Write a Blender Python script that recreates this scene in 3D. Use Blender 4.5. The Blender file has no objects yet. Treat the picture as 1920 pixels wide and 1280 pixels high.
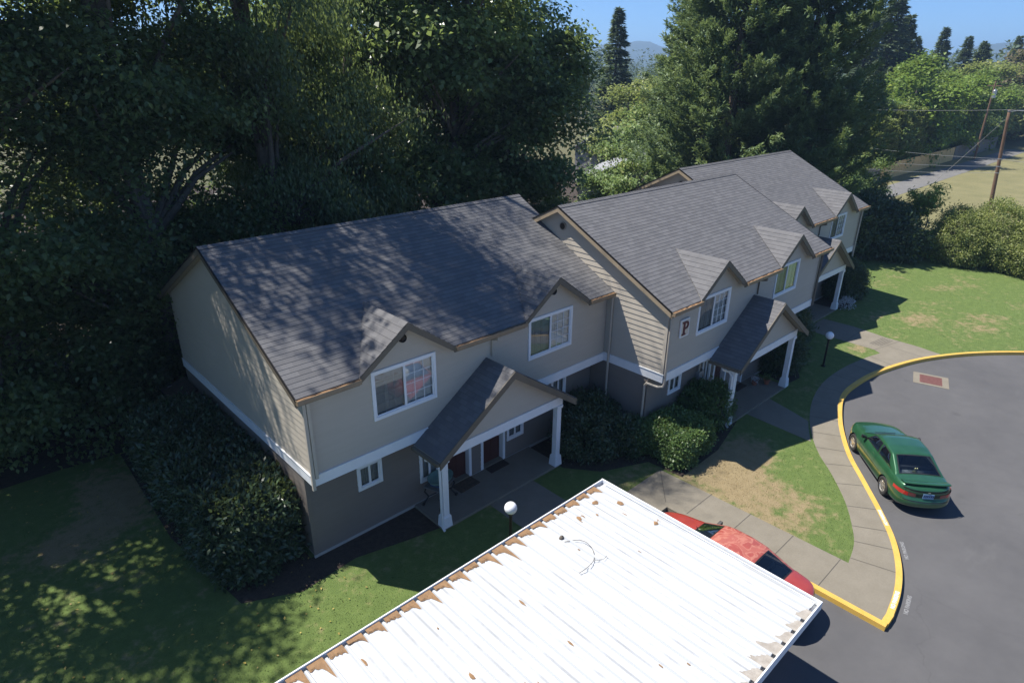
import bpy, bmesh, math, random
import numpy as np
from mathutils import Vector, Matrix
R = math.radians
C = bpy.context.scene.collection
scene = bpy.context.scene

# ------------------------------------------------------------------ camera, sky, sun, exposure
CAM = (-5.4348, -12.881, 12.1396); YAW, PITCH, ROLL = 0.755, 0.4035, 0.0083
cd = bpy.data.cameras.new('camera'); cam = bpy.data.objects.new('camera', cd); C.objects.link(cam)
cd.sensor_width = 36.0; cd.lens = 36.0 * 1196.5 / 1920.0
cd.clip_start = 0.1; cd.clip_end = 20000
f = Vector((math.sin(YAW)*math.cos(PITCH), math.cos(YAW)*math.cos(PITCH), -math.sin(PITCH)))
r = Vector((math.cos(YAW), -math.sin(YAW), 0)); u = r.cross(f)
r2 = r*math.cos(ROLL)+u*math.sin(ROLL); u2 = -r*math.sin(ROLL)+u*math.cos(ROLL)
M = Matrix((r2, u2, -f)).transposed().to_4x4(); M.translation = Vector(CAM); cam.matrix_world = M
scene.camera = cam

SUN = Vector((-.315, .50, 1.0)).normalized()           # towards the sun
w = bpy.data.worlds.new('World'); scene.world = w; w.use_nodes = True
nt = w.node_tree; nt.nodes.clear()
sk = nt.nodes.new('ShaderNodeTexSky'); sk.sky_type = 'NISHITA'; sk.sun_disc = False
sk.sun_elevation = math.asin(SUN.z); sk.sun_rotation = math.atan2(SUN.x, SUN.y)
sk.air_density = 1.0; sk.dust_density = 0.0; sk.ozone_density = 6.0; sk.altitude = 3000
bg = nt.nodes.new('ShaderNodeBackground'); bg.inputs[1].default_value = 0.088
ou = nt.nodes.new('ShaderNodeOutputWorld'); tint = nt.nodes.new('ShaderNodeMix'); tint.data_type = 'RGBA'; tint.blend_type = 'MULTIPLY'; tint.inputs[0].default_value = 1; tint.inputs[7].default_value = (.76, .96, 1.13, 1)
nt.links.new(sk.outputs[0], tint.inputs[6]); nt.links.new(tint.outputs[2], bg.inputs[0]); nt.links.new(bg.outputs[0], ou.inputs[0])
sl = bpy.data.lights.new('sun', 'SUN'); sl.energy = 5.0; sl.angle = R(0.53); sl.color = (1.0, 0.955, 0.88)
so = bpy.data.objects.new('sun', sl); C.objects.link(so); so.location = (0, 0, 60)
so.rotation_euler = SUN.to_track_quat('Z', 'Y').to_euler()
scene.view_settings.view_transform = 'Standard'; scene.view_settings.look = 'None'
scene.view_settings.exposure = 0.75; scene.view_settings.gamma = 1.0
scene.cycles.max_bounces = 6; scene.cycles.transparent_max_bounces = 12
scene.cycles.volume_bounces = 0

rng = np.random.default_rng(7); random.seed(7)

# ------------------------------------------------------------------ tagging
def tag(o, label=None, cat=None, group=None, kind=None):
    if label: o['label'] = label
    if cat: o['category'] = cat
    if group: o['group'] = group
    if kind: o['kind'] = kind
    return o
def empty(name, loc=(0, 0, 0), rz=0, label=None, cat=None, group=None):
    o = bpy.data.objects.new(name, None); C.objects.link(o); o.location = loc; o.rotation_euler = (0, 0, rz)
    o.empty_display_size = .2
    return tag(o, label, cat, group)
def copy_tree(o, parent=None):
    c = o.copy(); C.objects.link(c)
    if parent: c.parent = parent
    for ch in list(o.children): copy_tree(ch, c)
    return c

# ------------------------------------------------------------------ materials
def mat(name, col, rough=.7, metal=0., spec=None, coat=0.):
    m = bpy.data.materials.new(name); m.use_nodes = True
    b = m.node_tree.nodes['Principled BSDF']
    b.inputs['Base Color'].default_value = (*col, 1); b.inputs['Roughness'].default_value = rough
    b.inputs['Metallic'].default_value = metal
    if spec is not None: b.inputs['Specular IOR Level'].default_value = spec
    if coat: b.inputs['Coat Weight'].default_value = coat; b.inputs['Coat Roughness'].default_value = .04
    return m
class N:                                               # small node helper
    def __init__(s, m): s.m = m; s.t = m.node_tree; s.b = s.t.nodes['Principled BSDF']
    def n(s, typ, **k):
        o = s.t.nodes.new('ShaderNode'+typ)
        for a, v in k.items(): setattr(o, a, v)
        return o
    def l(s, a, b): s.t.links.new(a, b)
    def coord(s, kind='Object', scale=(1, 1, 1)):
        tc = s.n('TexCoord'); mp = s.n('Mapping'); mp.inputs['Scale'].default_value = scale
        s.l(tc.outputs[kind], mp.inputs[0]); return mp.outputs[0]
    def pos(s, scale=(1, 1, 1)):
        g = s.n('NewGeometry'); mp = s.n('Mapping'); mp.inputs['Scale'].default_value = scale
        s.l(g.outputs['Position'], mp.inputs[0]); return mp.outputs[0]
    def noise(s, vec, scale, detail=4, rough=.6):
        o = s.n('TexNoise'); o.inputs['Scale'].default_value = scale; o.inputs['Detail'].default_value = detail
        o.inputs['Roughness'].default_value = rough; s.l(vec, o.inputs['Vector']); return o.outputs['Fac']
    def ramp(s, fac, stops):
        o = s.n('ValToRGB'); e = o.color_ramp.elements
        while len(e) < len(stops): e.new(.5)
        for i, (p, c) in enumerate(stops):
            e[i].position = p; e[i].color = (*c, 1) if len(c) == 3 else c
        s.l(fac, o.inputs[0]); return o.outputs[0]
    def mix(s, fac, a, b, mode='MIX'):
        o = s.n('Mix', data_type='RGBA', blend_type=mode)
        for v, i in ((fac, 0), (a, 6), (b, 7)):
            if hasattr(v, 'is_linked'): s.l(v, o.inputs[i])
            elif i == 0: o.inputs[0].default_value = v
            else: o.inputs[i].default_value = (*v, 1)
        return o.outputs[2]
    def math(s, op, a, b=0., clamp=False):
        o = s.n('Math', operation=op, use_clamp=clamp)
        for v, i in ((a, 0), (b, 1)):
            if hasattr(v, 'is_linked'): s.l(v, o.inputs[i])
            else: o.inputs[i].default_value = v
        return o.outputs[0]
    def step(s, v, lo, hi):
        o = s.n('MapRange', interpolation_type='SMOOTHSTEP'); o.inputs[1].default_value = lo; o.inputs[2].default_value = hi
        s.l(v, o.inputs[0]); return o.outputs[0]
    def bump(s, h, strength=.3, dist=.02):
        o = s.n('Bump'); o.inputs['Strength'].default_value = strength; o.inputs['Distance'].default_value = dist
        s.l(h, o.inputs['Height']); s.l(o.outputs[0], s.b.inputs['Normal'])
    def base(s, c): s.l(c, s.b.inputs['Base Color'])
    def rough(s, c): s.l(c, s.b.inputs['Roughness'])

def m_mottle(name, c1, c2, scale=3., rough=.75, bump=.15, bscale=60, dist=.01):
    m = mat(name, c1, rough); h = N(m); v = h.pos()
    a = h.noise(v, scale, 6, .65); b = h.noise(v, scale*14, 3)
    f = h.math('ADD', h.math('MULTIPLY', a, .65), h.math('MULTIPLY', b, .35))
    h.base(h.ramp(f, [(.32, c1), (.68, c2)]))
    if bump: h.bump(h.noise(v, bscale, 3), bump, dist)
    return m
def m_shingle():
    m = mat('shingle', (.15, .145, .15), .9); h = N(m)
    tc = h.n('TexCoord'); br = h.n('TexBrick')
    br.offset = .5; br.inputs['Scale'].default_value = 1; br.inputs['Brick Width'].default_value = .30
    br.inputs['Row Height'].default_value = .152; br.inputs['Mortar Size'].default_value = .004
    br.inputs['Color1'].default_value = (.094, .093, .095, 1); br.inputs['Color2'].default_value = (.160, .157, .158, 1)
    br.inputs['Mortar'].default_value = (.08, .08, .084, 1)
    h.l(tc.outputs['UV'], br.inputs['Vector'])
    v = h.pos(); big = h.noise(v, .55, 5, .7); fine = h.noise(v, 38, 3, .7); mid = h.noise(h.pos((1, 1, .3)), 4.0, 4)
    c = h.mix(h.math('MULTIPLY', big, .55), br.outputs['Color'], (.172, .166, .168))
    c = h.mix(h.math('MULTIPLY', h.step(mid, .45, .75), .45), c, (.095, .096, .105))
    c = h.mix(h.math('MULTIPLY', fine, .5), c, (.09, .09, .098))
    h.base(c); h.bump(fine, .35, .01); return m
def m_siding(name, c1, c2):
    m = mat(name, c1, .75); h = N(m)
    v = h.pos((.5, .5, 6)); a = h.noise(v, 1.2, 4); g = h.noise(h.pos((1.5, 1.5, 60)), 2, 3); big = h.noise(h.pos(), .7, 4)
    f = h.math('ADD', h.math('MULTIPLY', a, .4), h.math('ADD', h.math('MULTIPLY', g, .25), h.math('MULTIPLY', big, .35)))
    h.base(h.ramp(f, [(.3, c1), (.7, c2)])); h.bump(g, .12, .006); return m

M_ = {}
M_['shingle'] = m_shingle()
M_['siding'] = m_siding('siding_tan', (.425, .375, .305), (.485, .435, .362))
M_['siding_dark'] = m_siding('siding_taupe', (0.167, 0.142, 0.122), (0.203, 0.176, 0.151))
M_['trim'] = m_mottle('white_trim', (.70, .72, .74), (.80, .81, .82), 2, .55, .05)
M_['fascia'] = m_mottle('brown_fascia', (.105, .088, .065), (.145, .122, .092), 3, .6, .05)
M_['barge'] = m_mottle('tan_barge_board', (.30, .235, .155), (.36, .285, .195), 3, .6, .05)
M_['gutter'] = m_mottle('gutter_brown', (.20, .145, .09), (.27, .20, .13), 4, .5, .0)
M_['gutter_litter'] = m_mottle('needle_litter', (.30, .17, .08), (.17, .10, .055), 9, .95, .6, 40, .03)
M_['soffit'] = mat('soffit', (.30, .27, .225), .8)
M_['spout'] = mat('downspout_tan', (.40, .36, .30), .5)
M_['spout_white'] = mat('downspout_white', (.72, .73, .74), .5)
M_['door'] = m_mottle('door_maroon', (.060, .020, .018), (.085, .030, .025), 4, .45, .1)
M_['metal_dark'] = mat('dark_metal', (.025, .022, .02), .45, .6)
M_['metal'] = mat('galvanised', (.45, .46, .47), .4, .7)
M_['black'] = mat('black_plastic', (.012, .012, .013), .5)
M_['rubber'] = m_mottle('rubber', (.014, .014, .014), (.03, .028, .027), 12, .85, .1)
M_['concrete'] = m_mottle('concrete_slab', (0.167, 0.147, 0.112), (0.219, 0.195, 0.153), 1.6, .9, .25, 90, .006)
M_['joint'] = mat('joint_dark', (.075, .068, .06), .95)
M_['foundation'] = m_mottle('foundation', (.33, .32, .30), (.42, .40, .37), 3, .9, .2)
M_['mulch'] = m_mottle('bark_mulch', (.022, .016, .012), (.075, .053, .038), 7, .95, .9, 26, .05)
M_['bark'] = m_mottle('bark_grey', (.09, .075, .06), (.17, .145, .12), 5, .95, .8, 22, .04)
M_['bark_brown'] = m_mottle('bark_brown', (.06, .042, .03), (.12, .085, .062), 5, .95, .8, 22, .04)
M_['wood_pole'] = m_mottle('pole_wood', (.13, .075, .045), (.21, .125, .08), 2.5, .9, .3)
M_['wire'] = mat('cable', (.28, .28, .28), .6)

def m_glass(name, tint=(.62, .66, .66), base=.10, k=1.7):
    m = bpy.data.materials.new(name); m.use_nodes = True; t = m.node_tree; t.nodes.clear()
    o = t.nodes.new('ShaderNodeOutputMaterial'); mx = t.nodes.new('ShaderNodeMixShader')
    tr = t.nodes.new('ShaderNodeBsdfTransparent'); tr.inputs[0].default_value = (*tint, 1)
    gl = t.nodes.new('ShaderNodeBsdfGlossy'); gl.inputs['Roughness'].default_value = .015; gl.inputs['Color'].default_value = (.9, .93, .95, 1)
    fr = t.nodes.new('ShaderNodeFresnel'); fr.inputs[0].default_value = 1.5
    ma = t.nodes.new('ShaderNodeMath'); ma.operation = 'MULTIPLY_ADD'; ma.use_clamp = True
    ma.inputs[1].default_value = k; ma.inputs[2].default_value = base
    t.links.new(fr.outputs[0], ma.inputs[0]); t.links.new(ma.outputs[0], mx.inputs[0])
    t.links.new(tr.outputs[0], mx.inputs[1]); t.links.new(gl.outputs[0], mx.inputs[2]); t.links.new(mx.outputs[0], o.inputs[0])
    return m
M_['glass'] = m_glass('window_glass', (.84, .88, .89), .085, 1.5)
M_['glass_screen'] = m_glass('screened_glass', (.56, .58, .58), .04, .8)
M_['car_glass'] = m_glass('tinted_car_glass', (.34, .38, .40), .03, 1.2)
M_['blind'] = mat('window_blind', (.74, .74, .71), .7)
M_['curtain'] = mat('window_curtain', (.30, .285, .26), .8)
M_['room'] = mat('room_dark', (.055, .05, .045), .9)

def m_leaf(name, dark, light, rough=.45, trans=.35, hot=None):
    m = bpy.data.materials.new(name); m.use_nodes = True; h = N(m); t = m.node_tree
    at = h.n('Attribute', attribute_name='tone')
    stops = [(0., dark), (.75, light), (1., hot or light)]
    col = h.ramp(at.outputs['Fac'], stops)
    h.base(col); h.b.inputs['Roughness'].default_value = rough
    tl = h.n('BsdfTranslucent'); mx = h.n('MixShader'); mx.inputs[0].default_value = trans
    tc = h.mix(.5, col, (.32, .40, .09)); h.l(tc, tl.inputs[0])
    out = [n for n in t.nodes if n.type == 'OUTPUT_MATERIAL'][0]
    h.l(h.b.outputs[0], mx.inputs[1]); h.l(tl.outputs[0], mx.inputs[2]); h.l(mx.outputs[0], out.inputs[0])
    return m
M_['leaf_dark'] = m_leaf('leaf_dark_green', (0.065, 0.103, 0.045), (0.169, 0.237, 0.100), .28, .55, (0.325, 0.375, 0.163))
M_['leaf_birch'] = m_leaf('leaf_weeping', (0.075, 0.112, 0.053), (0.188, 0.256, 0.112), .28, .55, (0.338, 0.388, 0.175))
M_['leaf_maple'] = m_leaf('leaf_maple', (0.075, 0.117, 0.050), (0.206, 0.288, 0.110), .28, .55, (0.375, 0.438, 0.188))
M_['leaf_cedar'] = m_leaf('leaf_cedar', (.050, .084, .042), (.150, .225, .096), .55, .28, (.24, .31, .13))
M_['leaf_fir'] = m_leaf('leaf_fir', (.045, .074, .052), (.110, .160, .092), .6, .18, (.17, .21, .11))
M_['leaf_lime'] = m_leaf('leaf_bright', (0.101, 0.165, 0.022), (0.215, 0.324, 0.043), .5, .35, (0.374, 0.388, 0.065))
M_['leaf_mid'] = m_leaf('leaf_mid_green', (0.081, 0.140, 0.039), (0.185, 0.272, 0.074), .5, .32, (0.299, 0.334, 0.105))
M_['leaf_olive'] = m_leaf('leaf_olive', (0.153, 0.191, 0.058), (0.332, 0.369, 0.113), .5, .45, (0.517, 0.442, 0.173))
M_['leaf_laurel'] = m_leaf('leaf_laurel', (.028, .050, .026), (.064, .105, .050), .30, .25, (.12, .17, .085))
M_['leaf_box'] = m_leaf('leaf_hedge', (0.046, 0.095, 0.027), (0.108, 0.196, 0.057), .4, .3, (0.176, 0.270, 0.081))
M_['leaf_hedge_light'] = m_leaf('leaf_hedge_bright', (.070, .125, .036), (.150, .245, .075), .4, .35, (.24, .34, .11))
M_['leaf_rust'] = m_leaf('leaf_brown_olive', (0.085, 0.065, 0.030), (0.150, 0.125, 0.055), .6, .25, (0.200, 0.150, 0.070))
M_['petal'] = m_leaf('pale_petals', (.40, .41, .44), (.62, .62, .66), .6, .2)

# ------------------------------------------------------------------ mesh building
class MB:
    def __init__(s): s.v = []; s.f = []; s.uv = []; s.mi = []
    def poly(s, pts, uv=None, mi=0):
        i = len(s.v); s.v += [tuple(p) for p in pts]; s.f.append(tuple(range(i, i+len(pts))))
        s.uv.append(uv or [(0, 0)]*len(pts)); s.mi.append(mi)
    def box(s, x0, x1, y0, y1, z0, z1, mi=0):
        p = [(x0,y0,z0),(x1,y0,z0),(x1,y1,z0),(x0,y1,z0),(x0,y0,z1),(x1,y0,z1),(x1,y1,z1),(x0,y1,z1)]
        s.hexa(p, mi)
    def hexa(s, p, mi=0):
        i = len(s.v); s.v += [tuple(q) for q in p]
        for q in ((3,2,1,0),(4,5,6,7),(0,1,5,4),(1,2,6,5),(2,3,7,6),(3,0,4,7)):
            s.f.append(tuple(i+k for k in q)); s.uv.append([(0,0)]*4); s.mi.append(mi)
    def prism(s, pts, vec, mi=0, uv=None):              # polygon swept along vec (vec opposite to its normal)
        vec = Vector(vec); a = [Vector(p) for p in pts]; b = [p+vec for p in a]
        s.poly(a, uv, mi); s.poly(b[::-1], None, mi)
        for k in range(len(a)):
            j = (k+1) % len(a); s.poly([a[k], b[k], b[j], a[j]], None, mi)
    def tube(s, path, rad, n=8, mi=0, cap=True):
        path = [Vector(p) for p in path]
        if not hasattr(rad, '__len__'): rad = [rad]*len(path)
        rings = []; up = Vector((0, 0, 1)); ref = None
        for k, p in enumerate(path):
            d = (path[min(k+1, len(path)-1)]-path[max(k-1, 0)]).normalized()
            if ref is None: ref = d.cross(up if abs(d.z) < .95 else Vector((1, 0, 0))).normalized()
            ref = (ref-d*ref.dot(d)).normalized(); b = d.cross(ref); i = len(s.v)
            for q in range(n):
                a = 2*math.pi*q/n; s.v.append(tuple(p+(ref*math.cos(a)+b*math.sin(a))*rad[k]))
            rings.append(i)
        for k in range(len(rings)-1):
            for q in range(n):
                a, b_ = rings[k]+q, rings[k]+(q+1) % n; c, d_ = rings[k+1]+(q+1) % n, rings[k+1]+q
                s.f.append((a, b_, c, d_)); s.uv.append([(0,0)]*4); s.mi.append(mi)
        if cap:
            s.f.append(tuple(rings[0]+q for q in range(n))[::-1]); s.uv.append([(0,0)]*n); s.mi.append(mi)
            s.f.append(tuple(rings[-1]+q for q in range(n))); s.uv.append([(0,0)]*n); s.mi.append(mi)
    def lathe(s, prof, c=(0,0,0), n=24, mi=0, axis='z'):
        rings = []
        for (r_, z) in prof:
            i = len(s.v)
            for q in range(n):
                a = 2*math.pi*q/n; x, y = r_*math.cos(a), r_*math.sin(a)
                p = (x, y, z) if axis == 'z' else (x, z, y)
                s.v.append((c[0]+p[0], c[1]+p[1], c[2]+p[2]))
            rings.append(i)
        for k in range(len(rings)-1):
            for q in range(n):
                a, b_ = rings[k]+q, rings[k]+(q+1) % n; c_, d_ = rings[k+1]+(q+1) % n, rings[k+1]+q
                s.f.append((a, b_, c_, d_)); s.uv.append([(0,0)]*4); s.mi.append(mi)
    def grid(s, P, mi=0, skip=None):                    # P[i][j] points
        i0 = len(s.v); n, m = len(P), len(P[0])
        for row in P: s.v += [tuple(q) for q in row]
        for i in range(n-1):
            for j in range(m-1):
                if skip and skip(i, j): continue
                a = i0+i*m+j; s.f.append((a, a+1, a+m+1, a+m)); s.uv.append([(0,0)]*4); s.mi.append(mi)
    def build(s, name, mats, parent=None, smooth=False, loc=None, bevel=0, weld=False):
        me = bpy.data.meshes.new(name); me.from_pydata(s.v, [], s.f)
        if not isinstance(mats, (list, tuple)): mats = [mats]
        for m in mats: me.materials.append(M_[m] if isinstance(m, str) else m)
        if any(s.mi): me.polygons.foreach_set('material_index', s.mi)
        ul = me.uv_layers.new(name='UVMap'); flat = [c for p in s.uv for q in p for c in q]
        ul.data.foreach_set('uv', flat)
        if smooth: me.polygons.foreach_set('use_smooth', [True]*len(me.polygons))
        me.update()
        if weld:
            bm = bmesh.new(); bm.from_mesh(me); bmesh.ops.remove_doubles(bm, verts=bm.verts, dist=1e-4)
            bmesh.ops.recalc_face_normals(bm, faces=bm.faces); bm.to_mesh(me); bm.free()
        o = bpy.data.objects.new(name, me); C.objects.link(o)
        if parent: o.parent = parent
        if loc: o.location = loc
        if bevel:
            b = o.modifiers.new('bevel', 'BEVEL'); b.width = bevel; b.segments = 2; b.limit_method = 'ANGLE'
        return o

def clip(poly, axis, val, keep_ge):
    out = []; n = len(poly); sg = 1 if keep_ge else -1
    for i in range(n):
        a, b = poly[i], poly[(i+1) % n]; da, db = sg*(a[axis]-val), sg*(b[axis]-val)
        if da >= 0: out.append(a)
        if (da > 1e-9 and db < -1e-9) or (da < -1e-9 and db > 1e-9):
            t = da/(da-db); out.append((a[0]+(b[0]-a[0])*t, a[1]+(b[1]-a[1])*t))
    return out
def siding(mb, poly, to3, holes=(), pitch=.178, z0=0., proud=.016):
    """lap boards over a convex (s, z) polygon; to3(s, z, out)"""
    zs = [p[1] for p in poly]; lo, hi = min(zs), max(zs)
    k0 = math.floor((lo-z0)/pitch); cuts = {lo, hi}
    k = k0
    while z0+k*pitch < hi:
        if z0+k*pitch > lo: cuts.add(round(z0+k*pitch, 5))
        k += 1
    for h in holes:
        for q in (h[2], h[3]):
            if lo < q < hi: cuts.add(q)
    cuts = sorted(cuts)
    def off(z, zb): return proud*(1-(z-zb)/pitch)
    for za, zb in zip(cuts, cuts[1:]):
        if zb-za < 1e-5: continue
        base = z0+math.floor((za-z0+1e-6)/pitch)*pitch
        pl = clip(clip(poly, 1, za, True), 1, zb, False)
        pieces = [pl]
        for h in holes:
            if h[2] <= za+1e-6 and h[3] >= zb-1e-6:
                nx = []
                for q in pieces:
                    if len(q) < 3: continue
                    nx += [clip(q, 0, h[0], False), clip(q, 0, h[1], True)]
                pieces = nx
        for q in pieces:
            if len(q) < 3: continue
            mb.poly([to3(a, b, off(b, base)) for a, b in q])
            if abs(za-base) < 1e-4:
                bot = [a for a, b in q if abs(b-za) < 1e-6]
                if len(bot) >= 2:
                    a, b = min(bot), max(bot); mb.poly([to3(a, za, 0), to3(b, za, 0), to3(b, za, proud), to3(a, za, proud)])
def shingles(mb, eave_a, eave_b, ridge_a, ridge_b, pitch=.152, thick=.0085):
    """saw-tooth shingle courses on the plane eave_a-eave_b (bottom edge) to ridge_a-ridge_b"""
    a, b, c, d = map(Vector, (eave_a, eave_b, ridge_a, ridge_b))
    n = (b-a).cross(c-a).normalized() if (c-a).length > 1e-6 else (b-a).cross(d-a).normalized()
    ux = (b-a).normalized(); up = n.cross(ux); up.normalize()
    L = max((c-a).dot(up), (d-a).dot(up)); k = 0
    while k*pitch < L-1e-6:
        t0, t1 = k*pitch/L, min(1, (k+1)*pitch/L)
        p0, p1 = a.lerp(c, t0), b.lerp(d, t0); q0, q1 = a.lerp(c, t1), b.lerp(d, t1)
        h0 = n*thick; h1 = n*.002
        uv = [((p-a).dot(ux), (p-a).dot(up)) for p in (p0, p1, q1, q0)]
        if (q1-q0).length < 1e-4: mb.poly([p0+h0, p1+h0, q1+h1], uv[:3])
        else: mb.poly([p0+h0, p1+h0, q1+h1, q0+h1], uv)
        mb.poly([p0, p1, p1+h0, p0+h0], [uv[0], uv[1], uv[1], uv[0]], 1)
        k += 1
M_['shingle_edge'] = mat('shingle_butt', (.075, .074, .079), .95)

# ------------------------------------------------------------------ ground, lawns, paving
KERB = [(9.29,-10.62),(10.27,-10.48),(11.23,-10.2),(12.26,-9.72),(13.28,-9.05),(14.61,-8.07),(15.89,-7.13),(17.54,-6.22),(18.98,-5.61),(20.12,-5.26),(21.37,-5.14),(23.47,-5.3),(25.92,-5.92),(27.76,-6.71),(29.51,-7.79),(31.3,-9.32),(33.2,-11.4),(35.0,-14.0),(37.0,-18.0),(38.5,-24.0)]
WALK_IN = [(10.42,-9.30),(11.3,-9.11),(12.08,-8.76),(13.1,-8.17),(14.24,-7.31),(15.19,-6.48),(16.24,-5.78),(17.54,-5.13),(19.17,-4.57),(20.96,-4.25),(22.93,-4.25),(24.95,-4.53),(25.9,-4.78)]
def smooth_path(p, n=6):
    out = []
    for i in range(len(p)-1):
        a, b, c, d = (Vector((*p[max(i-1, 0)], 0)), Vector((*p[i], 0)), Vector((*p[i+1], 0)), Vector((*p[min(i+2, len(p)-1)], 0)))
        for k in range(n):
            t = k/n; q = .5*((2*b)+(c-a)*t+(2*a-5*b+4*c-d)*t*t+(3*b-a-3*c+d)*t**3); out.append((q.x, q.y))
    out.append(p[-1]); return out
KS = smooth_path(KERB); WS = smooth_path(WALK_IN)
def offset_path(p, d):
    out = []
    for i in range(len(p)):
        a = Vector(p[max(i-1, 0)]); b = Vector(p[min(i+1, len(p)-1)]); t = (b-a).normalized()
        out.append((p[i][0]+t.y*d, p[i][1]-t.x*d))
    return out
def sheet(name, pts, z, m, thick=0.0, **k):
    mb = MB(); a = sum(pts[i][0]*pts[(i+1) % len(pts)][1]-pts[(i+1) % len(pts)][0]*pts[i][1] for i in range(len(pts)))
    if a < 0: pts = pts[::-1]
    if thick: mb.prism([(x, y, z) for x, y in pts], (0, 0, -thick))
    else: mb.poly([(x, y, z) for x, y in pts])
    return tag(mb.build(name, m, **k), kind='structure')

def m_lawn():
    m = mat('lawn_grass', (.08, .14, .03), .9); h = N(m); v = h.pos()
    n1 = h.noise(v, .55, 6, .68); n2 = h.noise(v, 3.2, 5, .65); n3 = h.noise(v, 34, 3, .7); n4 = h.noise(h.pos((1, 2.2, 1)), 1.4, 4)
    green = h.ramp(h.math('ADD', h.math('MULTIPLY', n2, .55), h.math('MULTIPLY', n3, .45)), [(.30, (0.074, 0.120, 0.024)), (.72, (0.156, 0.220, 0.051))])
    straw = h.ramp(h.math('ADD', h.math('MULTIPLY', n2, .4), h.math('MULTIPLY', n3, .6)), [(.3, (0.200, 0.148, 0.068)), (.7, (0.368, 0.288, 0.160))])
    dry = h.math('ADD', h.math('MULTIPLY', n1, .55), h.math('MULTIPLY', n2, .45))
    # worn, unwatered areas of this particular lawn
    bias = None
    g = h.n('NewGeometry')
    for cx, cy, rx, ry, amt in ((12.2,-4.7,2.6,1.6,.27),(11.4,-6.6,1.7,2.3,.17),(32.8,-4.6,3.0,1.2,.13),(33.5,-7.0,3,1.5,.11),(26.0,-3.9,1.6,.8,.14),(9.3,-2.9,1.5,.6,.12),(31,-2.8,3,.5,.10),(40,-4,3,1,.08),(27.2,-4.6,1,.8,.10),(-4.6,5.6,1.9,1.4,.20),(-3.2,7.5,1.5,2.4,.20)):
        sub = h.n('VectorMath', operation='SUBTRACT'); h.l(g.outputs['Position'], sub.inputs[0]); sub.inputs[1].default_value = (cx, cy, 0)
        sc = h.n('VectorMath', operation='MULTIPLY'); h.l(sub.outputs[0], sc.inputs[0]); sc.inputs[1].default_value = (1/rx, 1/ry, 0)
        ln = h.n('VectorMath', operation='LENGTH'); h.l(sc.outputs[0], ln.inputs[0])
        o = h.n('MapRange', interpolation_type='SMOOTHSTEP'); o.inputs[1].default_value = 1.25; o.inputs[2].default_value = .1
        o.inputs[4].default_value = amt; h.l(ln.outputs['Value'], o.inputs[0])
        bias = o.outputs[0] if bias is None else h.math('ADD', bias, o.outputs[0])
    dry = h.step(h.math('ADD', dry, bias), .525, .70)
    h.base(h.mix(dry, green, straw)); h.bump(n3, .9, .05); return m
M_['lawn'] = m_lawn()
M_['field'] = m_mottle('dry_field', (.135, .130, .052), (.225, .200, .092), .35, .95, .5, 12, .05)
M_['far_ground'] = m_mottle('far_ground', (.07, .075, .028), (.13, .115, .05), .03, .95, 0)
M_['alley'] = m_mottle('alley_asphalt', (.125, .122, .118), (.185, .178, .168), .8, .95, .2)
def m_asphalt():
    m = mat('asphalt', (.12, .12, .125), .88); h = N(m); v = h.pos()
    a = h.noise(v, .32, 5, .65); b = h.noise(v, 2.3, 5, .7); c = h.noise(v, 70, 3, .8); s = h.noise(h.pos((.35, 1.0, 1)), .9, 4, .7)
    f = h.math('ADD', h.math('MULTIPLY', a, .5), h.math('ADD', h.math('MULTIPLY', b, .22), h.math('MULTIPLY', c, .28)))
    col = h.ramp(f, [(.33, (0.069, 0.068, 0.071)), (.67, (0.108, 0.105, 0.106))])
    col = h.mix(h.math('MULTIPLY', h.step(s, .60, .78), .35), col, (0.122, 0.120, 0.120))
    sp = h.n('TexVoronoi', feature='F1'); sp.inputs['Scale'].default_value = .55; h.l(v, sp.inputs['Vector'])
    col = h.mix(h.math('MULTIPLY', h.step(sp.outputs['Distance'], .13, .03), .35), col, (.05, .05, .052))
    vc = h.n('TexVoronoi', feature='DISTANCE_TO_EDGE'); vc.inputs['Scale'].default_value = .13
    wv = h.n('VectorMath', operation='ADD'); nn = h.n('TexNoise'); nn.inputs['Scale'].default_value = 1.1; nn.inputs['Detail'].default_value = 5; h.l(v, nn.inputs['Vector'])
    h.l(v, wv.inputs[0]); h.l(nn.outputs['Color'], wv.inputs[1]); h.l(wv.outputs[0], vc.inputs['Vector'])
    col = h.mix(h.math('MULTIPLY', h.step(vc.outputs['Distance'], .0022, .0008), .3), col, (.055, .055, .055))
    h.base(col); h.bump(c, .35, .008); return m
M_['asphalt'] = m_asphalt()
def m_kerb():
    m = mat('yellow_kerb', (.62, .36, .055), .65); h = N(m); v = h.pos()
    a = h.noise(v, 2.0, 5); b = h.noise(v, 22, 5, .75)
    c = h.ramp(h.math('ADD', h.math('MULTIPLY', a, .5), h.math('MULTIPLY', b, .5)), [(.3, (0.510, 0.302, 0.047)), (.62, (0.646, 0.412, 0.089))])
    h.base(h.mix(h.step(b, .60, .70), c, (0.280, 0.264, 0.232))); return m
M_['kerb'] = m_kerb()

sheet('ground', [(-6000,-6000),(6000,-6000),(6000,6000),(-6000,6000)], -.20, 'far_ground')
sheet('road', [(-30,-40),(45,-40),(45,-3),(-30,-3)], -.13, 'asphalt')
STALL = 8.93
lawn_poly = offset_path(KS, .09)+[(80,-26),(80,9.3),(64,9.3),(60,60),(-60,60),(-60,-4.46),(STALL+.05,-4.46),(STALL+.05,-10.6)]
sheet('lawn', lawn_poly, 0., 'lawn', thick=.16)
sheet('field', [(56,9.4),(140,9.4),(140,-30),(56,-30)], .004, 'field')
sheet('alley_road', [(50,9.2),(135,9.2),(135,12.2),(50,12.2)], .02, 'alley')
sheet('alley_verge', [(50,12.2),(135,12.2),(135,14.6),(50,14.6)], .012, 'field')

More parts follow.
